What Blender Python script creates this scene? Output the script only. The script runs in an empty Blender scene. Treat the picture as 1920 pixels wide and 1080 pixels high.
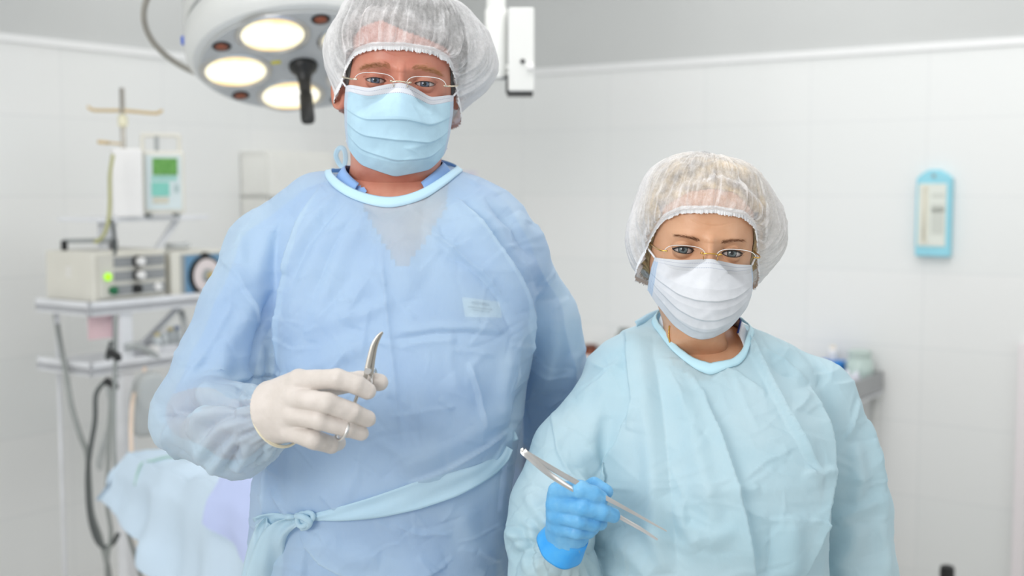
import bpy, math, random
import numpy as np
from mathutils import Vector, Matrix, Euler
from mathutils.bvhtree import BVHTree

scene = bpy.context.scene
C = scene.collection
PI = math.pi

# ------------------------------------------------------------------ camera
F = 2300.0                      # focal length in pixels of a 1920 wide frame
CAMZ = 1.53
PITCH = math.radians(4.72)
cam_data = bpy.data.cameras.new('camera')
cam_data.sensor_width = 36.0
cam_data.lens = F / 1920.0 * 36.0
cam_data.clip_start = 0.05
cam_data.dof.use_dof = True
cam_data.dof.focus_distance = 1.53
cam_data.dof.aperture_fstop = 3.2
cam = bpy.data.objects.new('camera', cam_data)
cam.location = (0, 0, CAMZ)
cam.rotation_euler = (math.radians(90) - PITCH, 0, 0)
C.objects.link(cam)
scene.camera = cam

# ------------------------------------------------------------------ world and light
scene.view_settings.view_transform = 'Standard'
scene.view_settings.look = 'None'
scene.view_settings.gamma = 1.0
scene.view_settings.use_curve_mapping = False
scene.view_settings.exposure = -0.22

world = bpy.data.worlds.new('world')
scene.world = world
world.use_nodes = True
wb = world.node_tree.nodes['Background']
wb.inputs['Color'].default_value = (0.93, 0.97, 1.0, 1)
wb.inputs['Strength'].default_value = 0.66

def area(name, loc, target, sx, sy, power, col=(1, 1, 1)):
    l = bpy.data.lights.new(name, 'AREA')
    l.shape = 'RECTANGLE'; l.size = sx; l.size_y = sy
    l.energy = power; l.color = col
    o = bpy.data.objects.new(name, l)
    o.location = loc
    d = Vector(target) - Vector(loc)
    o.rotation_euler = d.to_track_quat('-Z', 'Y').to_euler()
    C.objects.link(o)
    return o

area('added_soft_light', (-1.9, -1.3, 2.3), (0.0, 1.9, 1.2), 1.7, 1.2, 72, (1.0, 0.99, 0.975))  # unseen soft frontal light added for the people, no window modelled
area('added_soft_light', (3.3, 0.4, 1.35), (-1.9, 3.4, 0.6), 1.6, 1.4, 12, (0.98, 0.99, 1.0))  # unseen side light added to lift the lower left wall
area('added_overhead_light', (-0.2, 0.75, 2.72), (-0.2, 0.9, 0), 1.8, 1.0, 12, (1.0, 0.99, 0.98))  # unseen overhead light added to bring out folds, like bounced flash
area('added_overhead_light', (0.5, 2.7, 2.70), (0.5, 2.7, 0), 2.4, 1.4, 30, (1.0, 0.99, 0.98))  # unseen overhead light added to brighten the background
area('added_overhead_light', (-1.2, 4.1, 2.70), (-1.2, 4.1, 0), 1.2, 0.6, 6, (1.0, 0.99, 0.98))  # unseen overhead light added for the left rear wall
area('added_overhead_light', (1.0, 4.0, 2.70), (1.0, 4.0, 0), 1.2, 0.6, 5, (1.0, 0.99, 0.98))  # unseen overhead light added for the right rear wall

# ------------------------------------------------------------------ pixel helper: where a viewing ray meets the plane y = Y
cp, sp = math.cos(PITCH), math.sin(PITCH)
def at(px, py, Y):
    u = (px - 960.0) / F; v = (540.0 - py) / F
    d = (u, cp + v * sp, -sp + v * cp)
    t = Y / d[1]
    return np.array([d[0] * t, Y, CAMZ + d[2] * t])
def to_px(P):
    P = np.asarray(P, float)
    y = P[..., 1]; z = P[..., 2] - CAMZ
    dep = y * cp - z * sp
    up = y * sp + z * cp
    return 960 + F * P[..., 0] / dep, 540 - F * up / dep

# ------------------------------------------------------------------ object helpers
BASE = {}
def base_of(o):
    return BASE.get(o.name, np.zeros(3)) if o else np.zeros(3)

def tag(o, label=None, cat=None, group=None, kind=None):
    if label: o['label'] = label
    if cat: o['category'] = cat
    if group: o['group'] = group
    if kind: o['kind'] = kind
    return o

def link(o, parent=None, base=None):
    C.objects.link(o)
    if parent is not None:
        o.parent = parent
        BASE[o.name] = base_of(parent)
    else:
        b = np.zeros(3) if base is None else np.asarray(base, float)
        o.location = b
        BASE[o.name] = b
    return o

def empty(name, loc, label, cat, group=None):
    o = bpy.data.objects.new(name, None)
    o.empty_display_size = 0.1
    link(o, None, loc)
    return tag(o, label, cat, group)

def mesh_obj(name, V, Fc, mat, parent=None, base=None, smooth=True, angle=None, uv=None, bevel=0.0, subsurf=0, mats=None, fmat=None):
    """one mesh object from world-space vertices"""
    V = np.asarray(V, float)
    b = base_of(parent) if parent is not None else (np.zeros(3) if base is None else np.asarray(base, float))
    me = bpy.data.meshes.new(name)
    Fl = Fc.tolist() if isinstance(Fc, np.ndarray) else [list(f) for f in Fc]
    me.from_pydata((V - b).tolist(), [], Fl)
    if mats:
        for m in mats: me.materials.append(m)
        if fmat is not None:
            me.polygons.foreach_set('material_index', np.asarray(fmat, np.int32))
    elif mat is not None:
        me.materials.append(mat)
    if smooth:
        me.polygons.foreach_set('use_smooth', [True] * len(me.polygons))
        if angle is not None:
            me.set_sharp_from_angle(angle=math.radians(angle))
    if uv is not None:
        ul = me.uv_layers.new(name='UVMap')
        li = np.empty(len(me.loops), np.int32)
        me.loops.foreach_get('vertex_index', li)
        ul.data.foreach_set('uv', np.asarray(uv, float)[li].astype(np.float32).ravel())
    me.update()
    o = bpy.data.objects.new(name, me)
    link(o, parent, b if parent is None else None)
    if bevel:
        m = o.modifiers.new('bevel', 'BEVEL'); m.width = bevel; m.segments = 2; m.limit_method = 'ANGLE'
        m.harden_normals = False
    if subsurf:
        m = o.modifiers.new('subsurf', 'SUBSURF'); m.levels = subsurf; m.render_levels = subsurf
    return o

class MB:
    """collects shapes into one mesh"""
    def __init__(s): s.V = []; s.F = []; s.n = 0
    def add(s, V, Fc):
        V = np.asarray(V, float)
        s.V.append(V); s.F += [[i + s.n for i in f] for f in (Fc.tolist() if isinstance(Fc, np.ndarray) else Fc)]
        s.n += len(V); return s
    def box(s, c, ax, ay, az, hx, hy, hz):
        c = np.asarray(c, float); ax, ay, az = [np.asarray(a, float) for a in (ax, ay, az)]
        V = [c + ax * hx * i + ay * hy * j + az * hz * k for k in (-1, 1) for j in (-1, 1) for i in (-1, 1)]
        return s.add(V, [[0, 2, 3, 1], [4, 5, 7, 6], [0, 1, 5, 4], [2, 6, 7, 3], [0, 4, 6, 2], [1, 3, 7, 5]])
    def abox(s, x0, x1, y0, y1, z0, z1):
        return s.box(((x0 + x1) / 2, (y0 + y1) / 2, (z0 + z1) / 2), (1, 0, 0), (0, 1, 0), (0, 0, 1), (x1 - x0) / 2, (y1 - y0) / 2, (z1 - z0) / 2)
    def tube(s, pts, r, n=10, closed=False, cap=True):
        V, Fc = tube_mesh(pts, r, n, closed, cap); return s.add(V, Fc)
    def lathe(s, prof, c, axis, n=32, up=None):
        V, Fc = lathe_mesh(prof, c, axis, n); return s.add(V, Fc)
    def obj(s, name, mat, parent=None, **k):
        return mesh_obj(name, np.vstack(s.V), s.F, mat, parent, **k)

def nrm(v):
    v = np.asarray(v, float); return v / (np.linalg.norm(v) + 1e-12)

def tube_mesh(pts, r, n=10, closed=False, cap=True, flat=None):
    P = np.asarray(pts, float); m = len(P)
    R = np.full(m, r) if np.isscalar(r) else np.asarray(r, float)
    if closed: T = np.roll(P, -1, 0) - np.roll(P, 1, 0)
    else:
        T = np.gradient(P, axis=0)
    T /= np.linalg.norm(T, axis=1)[:, None] + 1e-12
    u = np.cross(T[0], (0, 0, 1.0))
    if np.linalg.norm(u) < 0.1: u = np.cross(T[0], (1.0, 0, 0))
    u = nrm(u); V = []
    a = np.arange(n) * 2 * PI / n
    for i in range(m):
        u = nrm(u - T[i] * np.dot(u, T[i])); w = np.cross(T[i], u)
        V.append(P[i] + R[i] * (np.cos(a)[:, None] * u + np.sin(a)[:, None] * w))
    V = np.vstack(V); Fc = []
    for i in range(m if closed else m - 1):
        j = (i + 1) % m
        for k in range(n):
            l = (k + 1) % n
            Fc.append([i * n + k, i * n + l, j * n + l, j * n + k])
    if cap and not closed:
        Fc.append(list(range(n))[::-1]); Fc.append([(m - 1) * n + k for k in range(n)])
    return V, Fc

def frame_of(axis):
    w = nrm(axis); u = np.cross(w, (0, 0, 1.0))
    if np.linalg.norm(u) < 0.05: u = np.array([1.0, 0, 0])
    u = nrm(u - w * np.dot(u, w)); v = np.cross(w, u)
    return u, v, w

def lathe_mesh(prof, c, axis, n=32):
    u, v, w = frame_of(axis); c = np.asarray(c, float)
    a = np.arange(n) * 2 * PI / n; V = []; Fc = []
    ring = np.cos(a)[:, None] * u + np.sin(a)[:, None] * v
    for (r, h) in prof: V.append(c + w * h + max(r, 1e-5) * ring)
    V = np.vstack(V)
    for i in range(len(prof) - 1):
        for k in range(n):
            l = (k + 1) % n
            Fc.append([i * n + k, i * n + l, (i + 1) * n + l, (i + 1) * n + k])
    Fc.append(list(range(n))[::-1]); Fc.append([(len(prof) - 1) * n + k for k in range(n)])
    return V, Fc

def spline(pts, n=40, closed=False):
    """Catmull-Rom through the points"""
    P = np.asarray(pts, float); m = len(P); out = []
    segs = m if closed else m - 1
    per = max(2, n // segs)
    for i in range(segs):
        p0 = P[(i - 1) % m] if closed or i > 0 else 2 * P[0] - P[1]
        p1 = P[i]; p2 = P[(i + 1) % m]
        p3 = P[(i + 2) % m] if closed or i + 2 < m else 2 * P[-1] - P[-2]
        for t in np.arange(per) / per:
            out.append(0.5 * (2 * p1 + (p2 - p0) * t + (2 * p0 - 5 * p1 + 4 * p2 - p3) * t * t + (3 * p1 - p0 - 3 * p2 + p3) * t ** 3))
    if not closed: out.append(P[-1])
    return np.array(out)

# ------------------------------------------------------------------ materials
def srgb(r, g, b):
    f = lambda c: (c / 255) / 12.92 if c / 255 <= 0.04045 else ((c / 255 + 0.055) / 1.055) ** 2.4
    return (f(r), f(g), f(b), 1.0)

class NT:
    def __init__(s, name):
        s.m = bpy.data.materials.new(name); s.m.use_nodes = True
        s.t = s.m.node_tree; s.t.nodes.clear()
        s.out = s.n('ShaderNodeOutputMaterial')
    def n(s, typ, **k):
        nd = s.t.nodes.new(typ)
        for a, v in k.items(): setattr(nd, a, v)
        return nd
    def set(s, nd, **k):
        for a, v in k.items(): nd.inputs[a.replace('_', ' ')].default_value = v
        return nd
    def l(s, a, b): s.t.links.new(a, b)
    def coord(s, which='Object'): return s.n('ShaderNodeTexCoord').outputs[which]
    def noise(s, scale, detail=4, rough=0.55, vec=None, stretch=None):
        nd = s.n('ShaderNodeTexNoise'); s.set(nd, Scale=scale, Detail=detail, Roughness=rough)
        v = vec if vec is not None else s.coord()
        if stretch is not None:
            mp = s.n('ShaderNodeMapping'); mp.inputs['Scale'].default_value = stretch
            s.l(v, mp.inputs['Vector']); v = mp.outputs['Vector']
        s.l(v, nd.inputs['Vector']); return nd.outputs['Fac']
    def ramp(s, fac, stops):
        nd = s.n('ShaderNodeValToRGB'); e = nd.color_ramp.elements
        while len(e) < len(stops): e.new(0.5)
        for i, (p, c) in enumerate(stops): e[i].position = p; e[i].color = c
        s.l(fac, nd.inputs['Fac']); return nd.outputs['Color']
    def mix(s, fac, a, b, typ='MIX'):
        nd = s.n('ShaderNodeMix', data_type='RGBA', blend_type=typ)
        for i, v in ((0, fac), (6, a), (7, b)):
            if hasattr(v, 'is_output'): s.l(v, nd.inputs[i])
            else: nd.inputs[i].default_value = v
        return nd.outputs[2]
    def math(s, op, a, b=0.0, c=0.0):
        nd = s.n('ShaderNodeMath', operation=op)
        for i, v in enumerate((a, b, c)):
            if hasattr(v, 'is_output'): s.l(v, nd.inputs[i])
            else: nd.inputs[i].default_value = v
        return nd.outputs[0]
    def bump(s, h, strength=0.3, dist=0.002):
        nd = s.n('ShaderNodeBump'); s.set(nd, Strength=strength, Distance=dist)
        s.l(h, nd.inputs['Height']); return nd.outputs['Normal']
    def bsdf(s, color=(0.8, 0.8, 0.8, 1), rough=0.5, metal=0.0, normal=None, **k):
        nd = s.n('ShaderNodeBsdfPrincipled')
        for key, v in (('Base Color', color), ('Roughness', rough), ('Metallic', metal)):
            if hasattr(v, 'is_output'): s.l(v, nd.inputs[key])
            else: nd.inputs[key].default_value = v
        if normal is not None: s.l(normal, nd.inputs['Normal'])
        for key, v in k.items():
            key = key.replace('_', ' ')
            if hasattr(v, 'is_output'): s.l(v, nd.inputs[key])
            else: nd.inputs[key].default_value = v
        return nd.outputs[0]
    def done(s, sh): s.l(sh, s.out.inputs['Surface']); return s.m

def simple(name, col, rough=0.5, metal=0.0, var=0.06, scale=12.0, bump=0.0, **k):
    t = NT(name)
    f = t.noise(scale, 4)
    a = tuple(max(0, c * (1 - var)) for c in col[:3]) + (1,)
    b = tuple(min(1, c * (1 + var)) for c in col[:3]) + (1,)
    c = t.ramp(f, [(0.3, a), (0.7, b)])
    nm = t.bump(t.noise(scale * 8, 3), bump, 0.001) if bump else None
    return t.done(t.bsdf(c, rough, metal, nm, **k))

M = {}
M['white_metal'] = simple('white_painted_metal', srgb(232, 234, 238), 0.35)
M['cream'] = simple('cream_plastic', srgb(226, 224, 214), 0.45, var=0.03)
M['white_plastic'] = simple('white_plastic', srgb(240, 239, 238), 0.4, var=0.02)
M['grey_plastic'] = simple('grey_plastic', srgb(160, 165, 166), 0.45)
M['black'] = simple('black_plastic', srgb(26, 27, 28), 0.4)
M['steel'] = simple('stainless_steel', srgb(224, 222, 219), 0.3, 1.0, var=0.08, scale=30)
M['dull_steel'] = simple('dull_steel', srgb(188, 184, 176), 0.4, 0.85, var=0.06)
M['gold'] = simple('gold_wire', srgb(214, 170, 92), 0.25, 1.0)
# ------------------------------------------------------------------ room: two tiled walls meeting behind the man
CX, CY = -0.475, 5.30
DR = np.array([0.819, -0.574, 0.0]); DL = np.array([-0.574, -0.819, 0.0])
NR = np.array([-0.574, -0.819, 0.0]); NL = np.array([0.819, -0.574, 0.0])   # into the room
CORNER = np.array([CX, CY, 0.0])
TILE_Z = at(754, 146, CY)[2]

def wall_mat(name, axis):
    t = NT(name)
    geo = t.n('ShaderNodeNewGeometry'); pos = geo.outputs['Position']
    dot = t.n('ShaderNodeVectorMath', operation='DOT_PRODUCT'); t.l(pos, dot.inputs[0]); dot.inputs[1].default_value = tuple(axis)
    sep = t.n('ShaderNodeSeparateXYZ'); t.l(pos, sep.inputs[0])
    cmb = t.n('ShaderNodeCombineXYZ'); t.l(dot.outputs['Value'], cmb.inputs[0]); t.l(sep.outputs['Z'], cmb.inputs[1])
    br = t.n('ShaderNodeTexBrick', offset=0.0, squash=1.0)
    t.l(cmb.outputs[0], br.inputs['Vector'])
    t.set(br, Color1=srgb(236, 237, 236), Color2=srgb(233, 235, 234), Mortar=srgb(226, 228, 228), Scale=1.0, Mortar_Size=0.0022, Mortar_Smooth=0.3, Brick_Width=0.40, Row_Height=0.25)
    grey = t.ramp(t.noise(1.5, 3), [(0.3, srgb(198, 200, 199)), (0.7, srgb(203, 205, 204))])
    up = t.math('GREATER_THAN', sep.outputs['Z'], TILE_Z)
    col = t.mix(up, br.outputs['Color'], grey)
    rough = t.math('MULTIPLY_ADD', up, 0.5, 0.35)
    return t.done(t.bsdf(col, rough, 0.0, None, Specular_IOR_Level=0.3))

def wall(name, d, n, length, mat):
    mb = MB(); c = CORNER + d * length / 2 - n * 0.06 + np.array([0, 0, 1.4])
    mb.box(c, d, n, (0, 0, 1), length / 2 + 0.06, 0.06, 1.4)
    o = mb.obj(name, mat, None, base=CORNER + d * length / 2, smooth=False); tag(o, kind='structure'); return o
wall('wall_right', DR, NR, 5.6, wall_mat('wall_tiles_right', DR))
wall('wall_left', DL, NL, 6.4, wall_mat('wall_tiles_left', DL))

tr_m = simple('tile_edge_white', srgb(238, 239, 239), 0.3, var=0.01)
for i, (d, n, L) in enumerate(((DR, NR, 5.6), (DL, NL, 6.4))):
    mb = MB(); mb.box(CORNER + d * L / 2 + n * 0.004 + np.array([0, 0, TILE_Z - 0.012]), d, n, (0, 0, 1), L / 2, 0.0039, 0.012)
    tag(mb.obj('trim_%d' % (i + 1), tr_m, None, base=CORNER + d * L / 2, smooth=False), kind='structure')
# pale vertical corner trim at the right edge of the view
p = at(1916, 980, 3.85); s_ = np.dot(p - CORNER, DR); q = CORNER + DR * s_
mb = MB(); mb.box(q + NR * 0.012 + np.array([0, 0, 0.52]), DR, NR, (0, 0, 1), 0.018, 0.012, 0.52)
tag(mb.obj('trim_3', simple('trim_pink_white', srgb(238, 232, 234), 0.4, var=0.01), None, base=q, smooth=False), kind='structure')

t = NT('floor_tiles')
br = t.n('ShaderNodeTexBrick', offset=0.0)
geo = t.n('ShaderNodeNewGeometry'); t.l(geo.outputs['Position'], br.inputs['Vector'])
t.set(br, Color1=srgb(216, 213, 206), Color2=srgb(210, 207, 200), Mortar=srgb(180, 177, 170), Scale=1.0, Mortar_Size=0.003, Brick_Width=0.4, Row_Height=0.4)
fm = t.done(t.bsdf(br.outputs['Color'], 0.35))
mb = MB(); mb.abox(-6, 6, -2.5, 6.0, -0.1, 0.0)
tag(mb.obj('floor', fm, None, smooth=False), kind='structure')
mb = MB(); mb.abox(-6, 6, -0.6, 6.0, 2.80, 2.9)
tag(mb.obj('ceiling', simple('ceiling_paint', srgb(236, 237, 238), 0.8, var=0.01), None, base=(0, 2, 2.8), smooth=False), kind='structure')
# ------------------------------------------------------------------ implicit surfaces -> meshes
def snets(fn, xs, ys, zs, smooth=2):
    """surface nets of fn(X, Y, Z) = 0 on a rectilinear grid (negative inside)"""
    xs, ys, zs = [np.asarray(a, np.float32) for a in (xs, ys, zs)]
    nx, ny, nz = len(xs), len(ys), len(zs)
    Fv = np.empty((nx, ny, nz), np.float32)
    st = max(1, int(3e6 / (nx * ny)))
    for k in range(0, nz, st):
        X, Y, Z = np.meshgrid(xs, ys, zs[k:k + st], indexing='ij')
        Fv[:, :, k:k + st] = fn(X, Y, Z)
    S = Fv < 0
    cnt = np.zeros((nx - 1, ny - 1, nz - 1), np.int8)
    for i in (0, 1):
        for j in (0, 1):
            for k in (0, 1):
                cnt += S[i:nx - 1 + i, j:ny - 1 + j, k:nz - 1 + k]
    I, J, K = np.nonzero((cnt > 0) & (cnt < 8))
    idx = np.full(cnt.shape, -1, np.int32); idx[I, J, K] = np.arange(len(I))
    acc = np.zeros((len(I), 3)); num = np.zeros(len(I))
    co = [(i, j, k) for i in (0, 1) for j in (0, 1) for k in (0, 1)]
    for a in co:
        for ax in range(3):
            if a[ax]: continue
            b = list(a); b[ax] = 1
            fa = Fv[I + a[0], J + a[1], K + a[2]]; fb = Fv[I + b[0], J + b[1], K + b[2]]
            m = (fa < 0) != (fb < 0)
            t = np.where(m, fa / np.where(m, fa - fb, 1), 0)
            pa = np.stack([xs[I + a[0]], ys[J + a[1]], zs[K + a[2]]], 1)
            pb = np.stack([xs[I + b[0]], ys[J + b[1]], zs[K + b[2]]], 1)
            acc += np.where(m[:, None], pa + (pb - pa) * t[:, None], 0); num += m
    V = acc / num[:, None]
    Q = []
    for ax in range(3):
        sl0 = [slice(None)] * 3; sl1 = [slice(None)] * 3
        sl0[ax] = slice(0, -1); sl1[ax] = slice(1, None)
        A = S[tuple(sl0)]; B = S[tuple(sl1)]
        i, j, k = np.nonzero(A != B)
        o1, o2 = [(1, 2), (2, 0), (0, 1)][ax]
        p = [i, j, k]
        ok = (p[o1] > 0) & (p[o2] > 0) & (p[o1] < cnt.shape[o1]) & (p[o2] < cnt.shape[o2])
        i, j, k = i[ok], j[ok], k[ok]; p = [i, j, k]
        def cell(d1, d2):
            q = [i.copy(), j.copy(), k.copy()]; q[o1] = q[o1] - d1; q[o2] = q[o2] - d2
            return idx[q[0], q[1], q[2]]
        quad = np.stack([cell(1, 1), cell(0, 1), cell(0, 0), cell(1, 0)], 1)
        flip = ~A[i, j, k]
        quad[flip] = quad[flip][:, ::-1]
        Q.append(quad)
    Q = np.vstack(Q)
    for _ in range(smooth): V = relax(V, Q, 0.5)
    return V, Q

def relax(V, Q, f=0.5):
    s = np.zeros_like(V); c = np.zeros(len(V))
    for a, b in ((0, 1), (1, 2), (2, 3), (3, 0)):
        for u, w in ((a, b), (b, a)):
            for d in range(3): s[:, d] += np.bincount(Q[:, u], V[Q[:, w], d], len(V))
            c += np.bincount(Q[:, u], minlength=len(V))
    c = np.maximum(c, 1)
    return V + f * (s / c[:, None] - V)

def vnormals(V, Q):
    n = np.cross(V[Q[:, 2]] - V[Q[:, 0]], V[Q[:, 3]] - V[Q[:, 1]])
    N = np.zeros_like(V)
    for a in range(4):
        for d in range(3): N[:, d] += np.bincount(Q[:, a], n[:, d], len(V))
    return N / (np.linalg.norm(N, axis=1)[:, None] + 1e-12)

def compact(V, Q, keepv):
    """drop vertices (and the faces that use them)"""
    fk = keepv[Q].all(1); Q = Q[fk]
    used = np.zeros(len(V), bool); used[Q.ravel()] = True
    mp = np.cumsum(used) - 1
    return V[used], mp[Q], used

def smin(a, b, k):
    h = np.clip(0.5 + 0.5 * (b - a) / k, 0, 1)
    return b + (a - b) * h - k * h * (1 - h)

def cone(X, Y, Z, a, b, ra, rb, fl=None):
    """tapered capsule; fl = (axis, factor) flattens it along a direction"""
    a = np.asarray(a, np.float32); b = np.asarray(b, np.float32)
    ba = b - a; L = float((ba * ba).sum()) + 1e-9
    px, py, pz = X - a[0], Y - a[1], Z - a[2]
    t = np.clip((px * ba[0] + py * ba[1] + pz * ba[2]) / L, 0, 1)
    dx, dy, dz = px - t * ba[0], py - t * ba[1], pz - t * ba[2]
    if fl is not None:
        w = np.asarray(fl[0], np.float32); dd = dx * w[0] + dy * w[1] + dz * w[2]
        g = fl[1] - 1.0
        dx, dy, dz = dx + w[0] * dd * g, dy + w[1] * dd * g, dz + w[2] * dd * g
    return np.sqrt(dx * dx + dy * dy + dz * dz) - (ra + (rb - ra) * t)

def chain(X, Y, Z, pts, k=0.012):
    d = None
    for (p, r), (q, s) in zip(pts[:-1], pts[1:]):
        c = cone(X, Y, Z, p, q, r, s)
        d = c if d is None else smin(d, c, k)
    return d

def hull(X, Y, Z, rows, p=2.3):
    """vertical stack of super-ellipses: rows of z, xc, a, yfront, yback"""
    R = np.asarray(sorted(rows), np.float32)
    z = Z
    xc = np.interp(z, R[:, 0], R[:, 1]); a = np.interp(z, R[:, 0], R[:, 2])
    yf = np.interp(z, R[:, 0], R[:, 3]); yb = np.interp(z, R[:, 0], R[:, 4])
    yc = (yf + yb) / 2; b = (yb - yf) / 2
    r = (np.abs((X - xc) / a) ** p + np.abs((Y - yc) / b) ** p) ** (1 / p)
    d = (r - 1) * np.minimum(a, b) * 0.9
    return np.maximum(d, np.maximum(Z - R[-1, 0], R[0, 0] - Z))

def vnoise(P, scale, seed=0):
    """smooth value noise in [-1, 1] at points P"""
    q = np.asarray(P) * scale + seed * 17.3
    i = np.floor(q).astype(np.int64); f = q - i; f = f * f * (3 - 2 * f)
    out = 0
    def h(ix, iy, iz):
        n = (ix * 73856093) ^ (iy * 19349663) ^ (iz * 83492791) ^ (seed * 2654435)
        n = (n ^ (n >> 13)) * 1274126177
        return ((n ^ (n >> 16)) & 0xffff) / 32767.5 - 1
    for dx in (0, 1):
        for dy in (0, 1):
            for dz in (0, 1):
                w = (f[:, 0] if dx else 1 - f[:, 0]) * (f[:, 1] if dy else 1 - f[:, 1]) * (f[:, 2] if dz else 1 - f[:, 2])
                out = out + w * h(i[:, 0] + dx, i[:, 1] + dy, i[:, 2] + dz)
    return out

def sstep(a, b, x):
    t = np.clip((x - a) / (b - a), 0, 1); return t * t * (3 - 2 * t)

# folds: each one a line on the front of the cloth, given as world x, z
def fold_field(xz, line, amp, w, kind='ridge', taper=True, s=0.0025):
    P = np.asarray(line, float)
    out = np.zeros(len(xz)); reach = 4 * w
    lo = P.min(0) - reach; hi = P.max(0) + reach
    m = np.nonzero((xz[:, 0] > lo[0]) & (xz[:, 0] < hi[0]) & (xz[:, 1] > lo[1]) & (xz[:, 1] < hi[1]))[0]
    if not len(m): return out
    q = xz[m]; best = np.full(len(m), 1e9); sd = np.zeros(len(m)); al = np.zeros(len(m))
    seg = np.linalg.norm(np.diff(P, axis=0), axis=1); cum = np.r_[0, np.cumsum(seg)]; tot = cum[-1]
    for i in range(len(P) - 1):
        a, b = P[i], P[i + 1]; ba = b - a; L = (ba * ba).sum() + 1e-12
        t = np.clip(((q - a) @ ba) / L, 0, 1)
        d = q - a - t[:, None] * ba; dist = np.sqrt((d * d).sum(1))
        up = dist < best
        best[up] = dist[up]; sd[up] = (np.sign(ba[0] * d[:, 1] - ba[1] * d[:, 0]) * dist)[up]
        al[up] = (cum[i] + t * seg[i])[up] / tot
    if kind == 'ridge': v = np.exp(-(sd / w) ** 2)
    elif kind == 'crease': v = np.exp(-np.abs(sd) / w)
    elif kind == 'step': v = np.where(sd > 0, np.exp(-sd / w), np.exp(-(sd / s) ** 2))
    elif kind == 'stepn': v = np.where(sd < 0, np.exp(sd / w), np.exp(-(sd / s) ** 2))
    if taper: v = v * np.clip(np.minimum(al, 1 - al) * 5, 0, 1) ** 0.7
    out[m] = amp * v
    return out

def crumple(xz, seed, n, box, lmin, lmax, amp, w):
    rng = np.random.RandomState(seed); out = np.zeros(len(xz))
    for _ in range(n):
        x = rng.uniform(box[0], box[1]); z = rng.uniform(box[2], box[3])
        a = rng.normal(0.2, 1.0); L = rng.uniform(lmin, lmax)
        d = np.array([math.cos(a), math.sin(a)]); b = np.array([-d[1], d[0]])
        p = np.array([x, z]); line = [p - d * L / 2, p + b * rng.normal(0, 0.08) * L, p + d * L / 2]
        out += fold_field(xz, line, amp * rng.uniform(0.4, 1.0) * rng.choice([1, 1, -0.6]), w * rng.uniform(0.6, 1.6), rng.choice(['crease', 'ridge', 'step', 'stepn']))
    return out

def px_line(pts, Y):
    return [at(x, y, Y)[[0, 2]] for x, y in pts]

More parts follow.
